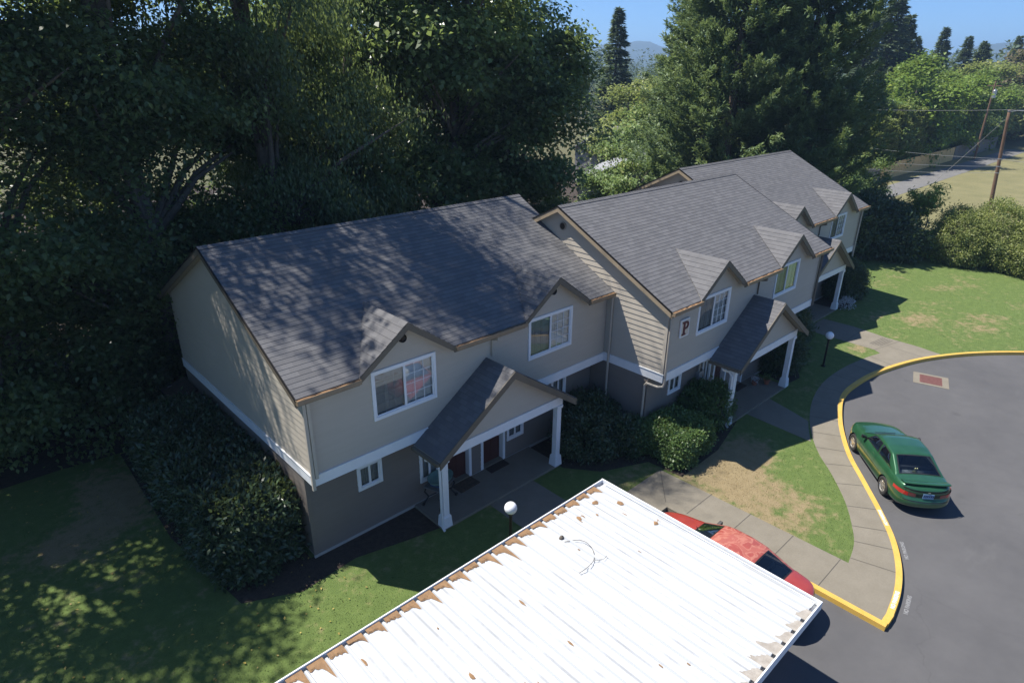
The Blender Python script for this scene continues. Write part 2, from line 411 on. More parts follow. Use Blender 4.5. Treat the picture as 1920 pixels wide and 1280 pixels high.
def band(inner, outer, z, mb, mi=0):
    for i in range(len(inner)-1):
        mb.poly([(*inner[i], z), (*outer[i], z), (*outer[i+1], z), (*inner[i+1], z)], None, mi)
# kerb: a real step, painted yellow, with white stencilled words
mb = MB(); kin, kout = KS, offset_path(KS, .155); kf = offset_path(KS, .175)
band(kin, kout, .012, mb)
for a, b in ((kout, kf),):
    for i in range(len(a)-1): mb.poly([(*a[i], .012), (*b[i], -.135), (*b[i+1], -.135), (*a[i+1], .012)])
for i in range(len(kin)-1): mb.poly([(*kin[i+1], .012), (*kin[i+1], -.1), (*kin[i], -.1), (*kin[i], .012)][::-1])
mb.box(8.83, 8.985, -10.76, -8.35, -.15, .0125)             # straight leg beside the stall, painted near its end
mb.box(8.985, 9.36, -10.775, -10.62, -.15, .0125)
kerb = tag(mb.build('kerb', 'kerb'), kind='structure')
# unpainted concrete kerb at the head of the stalls
mb = MB(); mb.box(-12, 8.83, -4.62, -4.46, -.15, .014); mb.box(8.83, 8.984, -8.351, -4.455, -.15, .0115); tag(mb.build('kerb', 'concrete'), kind='structure')

# sidewalk between the kerb and the lawn, with expansion joints
def resample(p, n):
    P = np.array(p); d = np.r_[0, np.cumsum(np.hypot(*np.diff(P, axis=0).T))]; t = np.linspace(0, d[-1], n)
    return list(zip(np.interp(t, d, P[:, 0]), np.interp(t, d, P[:, 1])))
cut = max(i for i, q in enumerate(KS) if q[0] < 27.9)
walk = WS+[(26.15,-4.45),(26.25,-1.05),(28.5,-1.05),(28.54,-2.58),(28.2,-4.26),(28.12,-5.71),(27.9,-6.75)]+KS[:cut+1][::-1]+[(8.985,-10.62),(8.985,-4.46),(4.9,-4.46),(4.9,-3.33),(10.33,-3.33)]
sheet('sidewalk', walk, .007, 'concrete')
sheet('path', [(4.95,-3.33),(4.95,-.92),(6.8,-.92),(6.8,-3.33)], .008, 'concrete')
sheet('path', [(15.9,-3.38),(15.75,-5.95),(16.7,-5.45),(17.1,-5.28),(17.35,-4.65),(17.75,-3.38)], .0105, 'concrete')
mb = MB()
def joint(a, b, z=.0125, wd=.016):
    a, b = Vector((*a, z)), Vector((*b, z)); t = (b-a).normalized(); s = Vector((t.y, -t.x, 0))*wd/2
    mb.poly([a+s, b+s, b-s, a-s])
ki = resample(KS[:cut+1], 400); wi = WS
for i in range(2, len(WS)-1, 5):
    q = np.array(WS[i]); d = [np.hypot(k[0]-q[0], k[1]-q[1]) for k in ki]; j = int(np.argmin(d)); joint(WS[i], ki[j])
for y in (-5.2, -6.5, -7.8, -9.1): joint((8.99, y), (10.4, y))
joint((8.99, -4.46), (10.33, -3.33)); joint((8.4, -3.34), (8.4, -4.45)); joint((6.8, -3.34), (6.8, -4.45))
joint((26.2, -3.1), (28.4, -3.1)); joint((26.15, -4.45), (28.15, -4.9)); joint((27.1, -4.7), (26.9, -6.3))
for k in range(5): joint((26.75+.02*k, -4.02-.11*k), (28.0, -4.2-.11*k), wd=.03)
tag(mb.build('sidewalk_joint', 'joint'), kind='structure')

# stencilled kerb words
def text_mesh(txt, size, name, m, parent, loc, rz, ext=.0015, sx=1.0, rot=None):
    cu = bpy.data.curves.new(name, 'FONT'); cu.body = txt; cu.size = size; cu.extrude = ext; cu.align_x = 'CENTER'; cu.align_y = 'CENTER'; cu.offset = .006
    to = bpy.data.objects.new('tmp', cu); C.objects.link(to); bpy.context.view_layer.update()
    me = bpy.data.meshes.new_from_object(to.evaluated_get(bpy.context.evaluated_depsgraph_get()))
    bpy.data.objects.remove(to); me.materials.clear(); me.materials.append(M_[m])
    o = bpy.data.objects.new(name, me); C.objects.link(o); o.parent = parent; o.location = loc
    o.rotation_euler = rot or (0, 0, rz); o.scale = (sx, 1, 1); return o
M_['stencil'] = m_mottle('stencil_white', (.55, .55, .52), (.78, .78, .75), 16, .8, 0)
M_['stencil_worn'] = m_mottle('stencil_worn', (.16, .16, .163), (.27, .27, .275), 14, .9, 0)
mid = offset_path(KS, .078)
def on_kerb(x): return min(range(len(mid)), key=lambda i: abs(mid[i][0]-x))
for x in (13.15, 10.0):
    i = on_kerb(x); a, b = mid[i-1], mid[i+1]
    text_mesh('NO PARKING', .125, 'painted_lettering', 'stencil', kerb, (*mid[i], .016), math.atan2(b[1]-a[1], b[0]-a[0]), sx=.95)
rd = offset_path(KS, .36)
for x in (12.2, 10.1):
    i = min(range(len(rd)), key=lambda i: abs(rd[i][0]-x)); a, b = rd[i-1], rd[i+1]
    text_mesh('NO PARKING', .13, 'painted_lettering', 'stencil_worn', kerb, (*rd[i], -.126), math.atan2(b[1]-a[1], b[0]-a[0]), sx=.95)

# planting beds
sheet('planting_bed', [(-2.5,9.6),(-2.6,4),(-2.1,.3),(-.8,-.35),(.8,-.2),(2.2,-.55),(3.2,-.75),(3.3,.6),(-.1,.6),(-.1,9.6)], .009, 'mulch')
sheet('planting_bed', [(8.02,.6),(8.02,-1.1),(8.8,-2.1),(10.4,-2.8),(10.5,-4.05),(12.8,-4.0),(15.1,-3.45),(15.3,-1.9),(11.2,-1.9),(11.1,.6)], .009, 'mulch')
sheet('planting_bed', [(19.6,-3.3),(20.5,-3.4),(22.7,-2.2),(24.5,-.9),(25.9,-.4),(25.9,.6),(22.5,.6),(22.5,-1.9),(19.6,-1.9)], .009, 'mulch')
sheet('planting_bed', [(30.5,-1.0),(33.5,-1.2),(34.8,.2),(34.6,2),(33.4,.6),(30.5,.6)], .009, 'mulch')
sheet('woodland_floor', [(-40,10.2),(-4.2,9.9),(-2.5,9.7),(33.8,9.7),(36,14),(56,15),(62,62),(-60,62)], .006, 'mulch')

# storm drain in the road
t = empty('storm_drain', (24.82,-7.24,-.13), math.atan2(.24,.82), 'rusty red storm drain grate in a pale concrete frame, set in the asphalt court', 'drain')
mb = MB(); mb.box(-.62,.62,-.66,-.42,-.01,.012); mb.box(-.62,.62,.42,.66,-.01,.012); mb.box(-.62,-.45,-.42,.42,-.01,.012); mb.box(.45,.62,-.42,.42,-.01,.012)
mb.build('concrete_frame', 'concrete', t)
M_['rust'] = m_mottle('rusty_iron', (.13, .055, .05), (.21, .095, .085), 9, .85, .2)
mb = MB(); mb.box(-.448,.448,-.418,.418,-.01,.004)
for k in range(12): x = -.41+k*.0745; mb.box(x-.018,x+.018,-.40,.40,.004,.014)
mb.build('grate', 'rust', t)

# ------------------------------------------------------------------ the apartment building
B = empty('apartment_building', (0, 0, 0), 0, 'tan two storey apartment block in three stepped sections with grey shingle roofs, marked P', 'apartment building')
XL, YE, ZE, YR, ZR = -.285, -.268, 5.227, 4.712, 7.768
SL = (ZR-ZE)/(YR-YE)
DEPTH = 9.42; ZB, ZT = 2.60, 2.89; INS = .55
SECT = [dict(x0=0.0, x1=11.15, o=0.0, rx0=XL, rx1=11.42, d=(2.83, 8.43)),
        dict(x0=11.19, x1=22.54, o=-2.481, rx0=10.905, rx1=22.825, d=(14.03, 19.62)),
        dict(x0=22.33, x1=33.56, o=-.047, rx0=22.04, rx1=33.845, d=(25.17, 30.77))]
DW, DZ = 1.468, 6.287

def window(x0, x1, z0, z1, y, split=.5, rows=4, cols=3, screen='left', cover='blind', trimw=.085, muntins=(True, True), name='window'):
    """front-facing sliding window: white trim, two sashes, glass, grille bars, blind behind"""
    mb = MB(); w_ = trimw; yo = y-.045; yi = y+.10
    mb.box(x0, x1, yo, y+.02, z0, z0+w_*1.15); mb.box(x0, x1, yo, y+.02, z1-w_, z1)
    mb.box(x0, x0+w_, yo, y+.02, z0+w_*1.15, z1-w_); mb.box(x1-w_, x1, yo, y+.02, z0+w_*1.15, z1-w_)
    win = mb.build(name, 'trim', B, bevel=.006)
    a0, a1, b0, b1 = x0+w_, x1-w_, z0+w_*1.15, z1-w_
    mb = MB(); xm = a0+(a1-a0)*split; s = .032; ys0, ys1 = y-.018, y+.035
    for (p, q) in ((a0, xm), (xm, a1)):
        mb.box(p+.001, q-.001, ys0, ys1, b0+.001, b0+s); mb.box(p+.001, q-.001, ys0, ys1, b1-s, b1-.001)
        mb.box(p+.001, p+s, ys0, ys1, b0+s, b1-s); mb.box(q-s, q-.001, ys0, ys1, b0+s, b1-s)
        ys0 -= .0; 
    mb.build('frame', 'trim', win)
    for k, (p, q) in enumerate(((a0, xm), (xm, a1))):
        scr = (screen == 'left' and k == 0) or screen == 'both'
        g = MB(); g.poly([(p+s-.004, y+.006, b0+s-.004), (q-s+.004, y+.006, b0+s-.004), (q-s+.004, y+.006, b1-s+.004), (p+s-.004, y+.006, b1-s+.004)])
        g.build('pane', 'glass_screen' if scr else 'glass', win)
        if muntins[k]:
            g = MB(); yy0, yy1 = (y+.012, y+.022) if scr else (y-.008, y+.004)
            for c in range(1, cols):
                xx = p+s+(q-p-2*s)*c/cols; g.box(xx-.0065, xx+.0065, yy0, yy1, b0+s, b1-s)
            for c in range(1, rows):
                zz = b0+s+(b1-b0-2*s)*c/rows; g.box(p+s, q-s, yy0+.001, yy1+.001, zz-.0065, zz+.0065)
            g.build('grille_bars', 'trim', win)
    rm = MB()                                            # the room behind
    rm.poly([(a0, yi+.8, b0), (a1, yi+.8, b0), (a1, yi+.8, b1), (a0, yi+.8, b1)])
    rm.poly([(a0, y+.03, b0), (a1, y+.03, b0), (a1, yi+.8, b0), (a0, yi+.8, b0)]); rm.poly([(a0, y+.03, b1), (a1, y+.03, b1), (a1, yi+.8, b1), (a0, yi+.8, b1)])
    rm.poly([(a0, y+.03, b0), (a0, yi+.8, b0), (a0, yi+.8, b1), (a0, y+.03, b1)]); rm.poly([(a1, y+.03, b0), (a1, yi+.8, b0), (a1, yi+.8, b1), (a1, y+.03, b1)])
    rm.build('reveal', 'room', win)
    if cover:
        bl = MB(); n = int((a1-a0)/.089)
        for k in range(n):
            xx = a0+.005+k*(a1-a0-.01)/n; wv = .003*math.sin(k*1.7)
            bl.poly([(xx, y+.07+wv, b0+.02), (xx+.098, y+.078+wv, b0+.02), (xx+.098, y+.078+wv, b1-.01), (xx, y+.07+wv, b1-.01)])
        bl.build('blind', cover, win)
    return win

def notched_shingles(mb, xa, xb, ye, yr, ds, pitch=.152, thick=.0085):
    n = Vector((0, -(ZR-ZE), yr-ye)).normalized(); L = math.hypot(yr-ye, ZR-ZE); back = (DZ-ZE)/SL; k = 0
    def pt(x, t): return Vector((x, ye+(yr-ye)*t, ZE+(ZR-ZE)*t))
    while k*pitch < L-1e-6:
        t0, t1 = k*pitch/L, min(1, (k+1)*pitch/L); e0, e1 = [xa], [xa]
        for d in ds:
            w0, w1 = (DW*max(0, 1-(yr-ye)*t/back)-.03 for t in (t0, t1))
            if w0 > 0: e0 += [d-w0, d+w0]; e1 += [d-max(w1, 0), d+max(w1, 0)]
        e0.append(xb); e1.append(xb)
        for j in range(0, len(e0), 2):
            p0, p1, q0, q1 = pt(e0[j], t0), pt(e0[j+1], t0), pt(e1[j], t1), pt(e1[j+1], t1); v0, v1 = t0*L, t1*L
            mb.poly([p0+n*thick, p1+n*thick, q1+n*.002, q0+n*.002], [(p0.x, v0), (p1.x, v0), (q1.x, v1), (q0.x, v1)])
            mb.poly([p0, p1, p1+n*thick, p0+n*thick], [(p0.x, v0)]*4, 1)
        k += 1
for si, S in enumerate(SECT):
    x0, x1, o = S['x0'], S['x1'], S['o']; ye, yr = YE+o, YR+o; y0, y1 = o, o+DEPTH; yb = 2*yr-ye
    TH = .15
    wins, holes_u, holes_l = [], [], []
    if si == 0:
        wins = [(1.81,3.82,3.74,5.13,o,dict()), (7.36,9.36,3.73,5.11,o,dict()),]
        low = [(1.45,2.23,1.43,2.22,dict(rows=2, cols=2, split=.5)), (6.98,7.74,.72,1.62,dict(rows=3, cols=2)), (3.48,4.2,.72,1.85,dict(rows=3, cols=2)), (9.05,9.8,1.43,2.3,dict(rows=2, cols=2))]
    elif si == 1:
        wins = [(12.93,14.97,3.79,5.13,o,dict()), (18.45,20.45,3.85,5.14,o,dict(muntins=(False, False)))]
        low = [(12.48,13.27,1.46,2.15,dict(rows=2, cols=2)), (14.72,15.33,1.0,2.15,dict(rows=3, cols=2)), (19.9,20.7,1.43,2.2,dict(rows=2, cols=2))]
    else:
        wins = [(24.15,26.15,3.79,5.13,o,dict()), (29.65,31.52,3.83,5.14,o,dict())]
        low = [(23.5,24.3,1.43,2.2,dict(rows=2, cols=2)), (31.6,32.4,1.43,2.2,dict(rows=2, cols=2))]
    for a in wins: window(a[0], a[1], a[2], a[3], a[4], **a[5]); holes_u.append((a[0]+.05, a[1]-.05, a[2]+.05, a[3]-.05))
    xp = sum(S['d'])/2; yl = o+INS
    for a in low: window(a[0], a[1], a[2], a[3], yl, screen='both' if a[4].get('cols') == 2 else 'none', **a[4]); holes_l.append((a[0]+.05, a[1]-.05, a[2]+.05, a[3]-.05))
    doors = [(xp-1.13, xp-.28), (xp+.32, xp+1.17)]
    for a, b in doors: holes_l.append((a-.09, b+.09, .12, 2.14))
    # upper walls
    mb = MB(); fr = lambda s, z, out: (s, y0-out, z)
    siding(mb, [(x0,ZT-.02),(x1,ZT-.02),(x1,5.22),(x0,5.22)], fr, holes_u, z0=ZT)
    for d in S['d']: siding(mb, [(d-1.36,5.22),(d+1.36,5.22),(d,6.17)], fr, holes_u, z0=ZT)
    mb.build('wall', 'siding', B)
    mb = MB(); lf = lambda s, z, out: (x0-out, s, z); top = lambda y: ZE+(y-ye)*SL-.14 if y <= yr else ZR-(y-yr)*SL-.14
    siding(mb, [(y1,ZT-.02),(y0,ZT-.02),(y0,top(y0)),(yr,top(yr)),(y1,top(y1))], lf, z0=ZT); mb.build('wall', 'siding', B)
    mb = MB(); rg = lambda s, z, out: (x1+out, s, z)
    siding(mb, [(y0,ZT-.02),(y1,ZT-.02),(y1,top(y1)),(yr,top(yr)),(y0,top(y0))], rg, z0=ZT); mb.build('wall', 'siding', B)
    mb = MB(); siding(mb, [(x0,ZT-.02),(x1,ZT-.02),(x1,5.22),(x0,5.22)], lambda s, z, out: (s, y1+out, z), z0=ZT); mb.build('wall', 'siding', B)
    # lower walls
    mb = MB(); siding(mb, [(x0+.012,.1),(x1-.012,.1),(x1-.012,ZB),(x0+.012,ZB)], lambda s, z, out: (s, yl-out, z), holes_l, z0=.1); mb.build('wall', 'siding_dark', B)
    mb = MB(); siding(mb, [(y1-.01,.1),(yl,.1),(yl,ZB),(y1-.01,ZB)], lambda s, z, out: (x0+.012-out, s, z), z0=.1)
    siding(mb, [(yl,.1),(y1-.01,.1),(y1-.01,ZB),(yl,ZB)], lambda s, z, out: (x1-.012+out, s, z), z0=.1)
    siding(mb, [(x0+.012,.1),(x1-.012,.1),(x1-.012,ZB),(x0+.012,ZB)], lambda s, z, out: (s, y1-.01+out, z), z0=.1); mb.build('wall', 'siding_dark', B)
    mb = MB(); mb.box(x0+.03, x1-.03, yl+.03, yl+.2, -.05, .11); mb.box(x0+.03, x0+.2, yl+.2, y1-.03, -.05, .11); mb.box(x0-.015, x1-.02, yl-.035, yl+.03, -.05, .095); mb.build('foundation', 'foundation', B)
    mb = MB(); mb.poly([(x0+.003,y0+.003,ZB+.01),(x0+.003,yl+.05,ZB+.01),(x1-.003,yl+.05,ZB+.01),(x1-.003,y0+.003,ZB+.01)]); mb.build('soffit', 'soffit', B)
    # white belly band
    mb = MB(); q = .034
    mb.box(x0-q, x1+(q if si != 0 else -.005), y0-q, y0+.004, ZB, ZT)
    mb.box(x0-q, x0+.004, y0+.004, y1+q, ZB, ZT); mb.box(x1-.004, x1+q, y0+.004, y1+q, ZB, ZT)
    mb.box(x0-q-.018, x1+(q if si != 0 else -.005), y0-q-.018, y0, ZT, ZT+.022); mb.box(x0-q-.018, x0, y0, y1, ZT, ZT+.022)
    mb.build('belly_band', 'trim', B)
    # corner boards
    mb = MB()
    mb.box(x0-.026, x0+.085, y0-.026, y0+.0, ZT+.022, 5.13); mb.box(x0-.026, x0+.0, y0, y0+.085, ZT+.022, 5.13)
    mb.build('corner_board', 'siding', B)
    if si: mb = MB(); mb.box(x1-.085, x1+.026, y0-.026, y0, ZT+.022, 5.13); mb.build('corner_board', 'siding', B)
    mb = MB(); mb.box(x0-.016, x0+.09, yl-.022, yl, .1, ZB-.004); mb.build('corner_board', 'siding_dark', B)
    # roof
    rx0, rx1 = S['rx0'], S['rx1']
    mb = MB(); notched_shingles(mb, rx0, rx1, ye, yr, S['d']); shingles(mb, (rx1,yb,ZE), (rx0,yb,ZE), (rx1,yr,ZR), (rx0,yr,ZR))
    k = 0
    while rx0+k*.14 < rx1-.05:                            # ridge caps
        a = rx0+k*.14; b = min(a+.14, rx1); e = .13
        for sg in (-1, 1):
            pts = [(a, yr, ZR+.030), (b, yr, ZR+.021), (b, yr+sg*e, ZR+.021-e*SL), (a, yr+sg*e, ZR+.030-e*SL)]
            mb.poly(pts if sg < 0 else pts[::-1], [(a, 3), (b, 3), (b, 3.13), (a, 3.13)])
        k += 1
    roof = mb.build('roof', ['shingle', 'shingle_edge'], B)
    mb = MB()
    bk = (DZ-ZE)/SL; pl_ = [(rx0+.012, ye+.012)]         # roof deck and soffit below the shingles, notched for the cross gables
    for d in S['d']: pl_ += [(d-DW+.02, ye+.012), (d, ye+bk-.02), (d+DW-.02, ye+.012)]
    pl_ += [(rx1-.012, ye+.012), (rx1-.012, yr), (rx0+.012, yr)]
    mb.prism([(x, y, ZE+(y-ye)*SL-.008) for x, y in pl_], (0, 0, -.12))
    v1 = [(rx0+.012,yr,ZR-.008),(rx1-.012,yr,ZR-.008),(rx1-.012,yb-.012,ZE-.008),(rx0+.012,yb-.012,ZE-.008)]; mb.hexa([(p[0], p[1], p[2]-.12) for p in v1]+v1)
    mb.build('deck', 'soffit', roof)
    bmat = 'fascia' if si == 0 else 'barge'
    for xe, sg in ((rx0, -1), (rx1, 1)):                  # barge boards
        mb = MB()
        for ya in (ye-.012, yb+.012):
            s2 = 1 if ya < yr else -1; xa, xb = (xe, xe+.035) if sg < 0 else (xe-.035, xe)
            A = [(xa, ya, ZE-.03), (xb, ya, ZE-.03), (xb, yr, ZR-.012), (xa, yr, ZR-.012)]
            mb.hexa([(p[0], p[1], p[2]-.185) for p in A]+A)
        mb.build('barge_board', bmat, B)
        mb = MB()
        for ya in (ye-.02, yb+.02):                       # dark metal drip edge
            xa, xb = (xe-.012, xe+.02) if sg < 0 else (xe-.02, xe+.012)
            A = [(xa, ya, ZE+.002), (xb, ya, ZE+.002), (xb, yr, ZR+.016), (xa, yr, ZR+.016)]
            mb.hexa([(p[0], p[1], p[2]-.045) for p in A]+A)
        mb.build('drip_edge', 'metal_dark', B)
    # dormers: small cross gables flush with the eaves
    back = (DZ-ZE)/SL
    for d in S['d']:
        mb = MB(); yf = ye-.03
        P = Vector((d, yf, DZ)); K = Vector((d, ye+back, DZ)); h = Vector((0, 0, .018))
        for sg in (-1, 1):
            A = Vector((d+sg*DW, yf, ZE)); n_ = 9
            for k in range(n_):
                t0, t1 = k/n_, (k+1)/n_; p0, p1 = A.lerp(P, t0)+h, A.lerp(P, t1)+h; q0, q1 = A.lerp(K, t0)+h, A.lerp(K, t1)+h
                up0 = Vector((-sg*.5, 0, .75)).normalized()*.0; lift = Vector((sg*.45, 0, .8))*.012
                L = (P-A).length; uvs = [(p.y, t*L) for p, t in ((p0, t0), (q0, t0), (q1, t1), (p1, t1))]
                pts = [p0+lift, q0+lift, q1, p1]; mb.poly(pts if sg > 0 else pts[::-1], uvs if sg > 0 else uvs[::-1])
                pts = [p0, q0, q0+lift, p0+lift]; mb.poly(pts, [uvs[0]]*4, 1)
        dr = mb.build('dormer_roof', ['shingle', 'shingle_edge'], B)
        mb = MB()
        for sg in (-1, 1):                                # rake fascia and soffit
            A = Vector((d+sg*(DW+.03), yf, ZE-.02)); P2 = Vector((d, yf, DZ+.003)); dz = Vector((0, 0, -.17)); dy = Vector((0, .034, 0))
            pts = [A+dz, A+dz+dy, P2+dz*1.15+dy, P2+dz*1.15, A, A+dy, P2+dy, P2]
            mb.hexa([pts[0], pts[3], pts[2], pts[1], pts[4], pts[7], pts[6], pts[5]])
        mb.build('fascia', 'fascia', dr)
        mb = MB()
        for sg in (-1, 1):
            A = Vector((d+sg*DW, yf+.034, ZE-.10)); P2 = Vector((d, yf+.034, DZ-.10)); back_ = Vector((0, .28, 0))
            pts = [A, P2, P2+back_, A+back_]; mb.poly(pts); mb.poly([p+Vector((0, 0, .03)) for p in pts])
        mb.build('soffit', 'soffit', dr)
        mb = MB(); mb.lathe([(.0, -.005), (.075, -.005), (.105, -.04), (.115, .0), (.115, .03)], (d-.02, y0-.045, 5.80), 20, axis='y'); mb.build('vent', 'metal_dark', B, smooth=False)
    # gutters along each run of eave, full of needles
    runs = []; a = rx0
    for d in S['d']: runs.append((a, d-DW)); a = d+DW
    runs.append((a, rx1 if si else 11.13))
    for a, b in runs:
        mb = MB(); yg = ye-.005; z1 = ZE+.002
        mb.box(a, b, yg-.125, yg-.112, z1-.11, z1); mb.box(a, b, yg-.112, yg-.002, z1-.125, z1-.11); mb.box(a, b, yg-.014, yg-.002, z1-.11, z1-.015)
        mb.box(a, a+.012, yg-.112, yg-.014, z1-.11, z1-.004); mb.box(b-.012, b, yg-.112, yg-.014, z1-.11, z1-.004)
        gt = mb.build('gutter', 'gutter', B)
        mb = MB(); n_ = max(4, int((b-a)/.16)); rr = random.Random(int(a*10))
        G = [[(a+.015+(b-a-.03)*k/n_, yy, z1-.03+rr.uniform(-.02, .03)) for yy in (yg-.11, yg-.06, yg-.016)] for k in range(n_+1)]
        mb.grid(G); mb.build('needle_fill', 'gutter_litter', gt)
        mb = MB(); mb.box(a, b, ye+.001, ye+.03, ZE-.2, ZE-.014); mb.build('fascia', 'fascia', gt)
    mb = MB(); mb.box(rx0, rx1, yb+.002, yb+.12, ZE-.125, ZE-.005); mb.build('gutter', 'gutter', B)
    # entrance porch
    P0 = o-1.243; hw = 2.673; zr, ze = 4.374, 2.557
    mb = MB()
    shingles(mb, (xp-hw,o-.02,ze), (xp-hw,P0,ze), (xp,o-.02,zr), (xp,P0,zr), .145) if False else None
    for sg in (-1, 1):
        a, b = (xp+sg*hw, o-.018, ze), (xp+sg*hw, P0, ze); c, d_ = (xp, o-.018, zr), (xp, P0, zr)
        if sg < 0: shingles(mb, a, b, c, d_)
        else: shingles(mb, b, a, d_, c)
    for k in range(9):
        a = P0+k*.14; b = min(a+.14, o-.02)
        for sg in (-1, 1):
            pts = [(xp, a, zr+.03), (xp, b, zr+.022), (xp+sg*.12, b, zr+.022-.081), (xp+sg*.12, a, zr+.03-.081)]
            mb.poly(pts if sg > 0 else pts[::-1], [(a, 1), (b, 1), (b, 1.1), (a, 1.1)])
    pr = mb.build('porch_roof', ['shingle', 'shingle_edge'], B)
    mb = MB(); mf = MB()
    for sg in (-1, 1):
        v1 = [(xp+sg*hw, P0+.012, ze-.006), (xp+sg*hw, o-.02, ze-.006), (xp, o-.02, zr-.006), (xp, P0+.012, zr-.006)]
        mb.hexa([(p[0]-sg*.0, p[1], p[2]-.1) for p in v1]+v1)
        A, P2 = Vector((xp+sg*(hw+.02), P0-.03, ze-.015)), Vector((xp, P0-.03, zr+.0)); dz = Vector((0, 0, -.21)); dy = Vector((0, .04, 0))
        mf.hexa([A+dz, P2+dz*1.1, P2+dz*1.1+dy, A+dz+dy, A, P2, P2+dy, A+dy])
        mf.box(min(xp+sg*hw, xp+sg*(hw+.10)), max(xp+sg*hw, xp+sg*(hw+.10)), P0+.02, o-.04, ze-.12, ze-.02)
    mb.build('deck', 'soffit', pr); mf.build('fascia', 'fascia', pr)
    mb = MB(); yg = o-.83
    siding(mb, [(xp-2.35,2.62),(xp+2.35,2.62),(xp,4.20)], lambda s, z, out: (s, yg-.05-out, z), z0=2.62); mb.build('porch_gable', 'siding', B)
    mb = MB(); mb.lathe([(.0, -.005), (.06, -.005), (.085, -.035), (.095, .0), (.095, .03)], (xp-.02, yg-.09, 3.80), 18, axis='y'); mb.build('vent', 'metal_dark', B)
    mb = MB(); mb.box(xp-2.42, xp+2.42, yg-.10, yg+.10, 2.33, 2.62)
    for sg in (-1, 1): xa, xb = sorted((xp+sg*2.42, xp+sg*2.24)); mb.box(xa, xb, yg+.10, o+INS-.02, 2.35, 2.60)
    mb.build('porch_beam', 'trim', B)
    mb = MB(); mb.box(xp-2.3, xp+2.3, yg+.1, yl-.02, 2.585, 2.60); mb.build('porch_ceiling', 'soffit', B)
    mb = MB(); mb.box(xp-2.42, xp+2.38, o-.93, yl+.2, -.06, .085); mb.build('porch_slab', 'concrete', B, bevel=.012)
    for sg in (-1, 1):
        px_ = xp+sg*2.29; mb = MB()
        mb.box(px_-.095, px_+.095, yg-.095, yg+.095, .47, 2.22); mb.box(px_-.13, px_+.13, yg-.13, yg+.13, 2.22, 2.327)
        A = [(px_-.155, yg-.155, .085), (px_+.155, yg-.155, .085), (px_+.155, yg+.155, .085), (px_-.155, yg+.155, .085)]
        Bt = [(px_-.13, yg-.13, .44), (px_+.13, yg-.13, .44), (px_+.13, yg+.13, .44), (px_-.13, yg+.13, .44)]
        mb.hexa(A+Bt); mb.box(px_-.115, px_+.115, yg-.115, yg+.115, .44, .47)
        mb.build('porch_post', 'trim', B, bevel=.008)
    mb = MB(); q = xp-hw-.03; mb.box(q-.12, q+.0, P0+.05, o-.04, ze-.11, ze-.0) if False else None
    if si < 2:                                             # white downspouts of the porch gutter
        ps = xp-2.29; mb = MB(); mb.tube([(ps-.42, yg+.25, 2.46), (ps-.40, yg+.25, 2.33), (ps-.16, yg+.12, 2.22), (ps-.14, yg-.02, 2.05), (ps-.14, yg-.06, .1), (ps-.14, yg-.16, .03)], .036, 8); mb.build('downspout', 'spout_white', B)
    mb = MB(); mb.tube([(xp+hw-.1, yg+.05, 2.44), (xp+2.44, yg+.02, 2.2), (xp+2.40, yg, 2.1)], .02, 6); mb.build('brace', 'spout_white', B)
    for k, (a, b) in enumerate(doors):
        mb = MB(); yd = yl+.16
        mb.box(a, b, yd, yd+.045, .135, 2.05)
        for zz in ((.3, .95), (1.1, 1.9)):
            for xx in ((a+.1, (a+b)/2-.04), ((a+b)/2+.04, b-.1)): mb.box(xx[0], xx[1], yd-.014, yd, zz[0], zz[1])
        dr = mb.build('door', 'door', B, bevel=.005)
        mb = MB(); mb.lathe([(0, -.06), (.028, -.055), (.03, -.03), (.014, -.02), (.014, .0)], (b-.08, yd, 1.02), 12, axis='y'); mb.build('handle', 'metal', dr)
        mb = MB(); mb.box(a-.10, a, yl-.03, yd+.05, .1, 2.14); mb.box(b, b+.10, yl-.03, yd+.05, .1, 2.14); mb.box(a, b, yl-.03, yd+.05, 2.05, 2.14); mb.build('door_frame', 'trim', dr)
        mb = MB(); mb.box(a, b, yl-.04, yd+.05, .085, .135); mb.build('threshold', 'concrete', dr)
    # eave services
    xm = xp+.22
    mb = MB(); mb.tube([(xm, ye-.06, ZE-.12), (xm, ye-.02, ZE-.25), (xm, y0-.045, ZE-.33), (xm, y0-.045, 4.38)], .03, 8); mb.box(xm-.03, xm+.09, ye-.05, y0-.05, ZE-.28, ZE-.2); mb.build('downspout', 'spout' if si == 0 else 'fascia', B)
    # corner downspouts
    if si == 0:
        mb = MB(); mb.box(-.075, .005, -.115, -.045, 2.55, 5.08); mb.box(.02, .10, -.13, -.05, 2.86, 5.05); mb.build('downspout', 'siding', B)
        mb = MB(); mb.tube([(11.09, -.33, 5.12), (11.1, -.28, 5.0), (11.1, -.27, 2.4), (11.1, -.27, .05)], .042, 8); mb.build('downspout', 'spout', B)
        mb = MB(); mb.box(.10, .125, y0+.54-.03, y0+.54-.005, .1, .2); 
    if si == 1:
        xq = x0; mb = MB()
        mb.tube([(xq+.14, o-.33, 5.1), (xq+.06, o-.1, 4.95), (xq+.03, o-.085, 4.8), (xq+.03, o-.085, 2.62), (xq+.0, o-.06, 2.47), (xq-.06, o+.10, 2.42), (xq-.06, o+.55, 2.40), (xq-.06, o+.62, 2.30), (xq-.06, o+.62, .05)], .043, 8); mb.build('downspout', 'spout', B)
        mb = MB(); mb.tube([(x1-.02, o-.35, 5.1), (x1-.04, o-.1, 4.95), (x1-.04, o-.08, 2.7), (x1-.04, o-.08, 2.62)], .05, 8); mb.build('downspout', 'fascia', B)
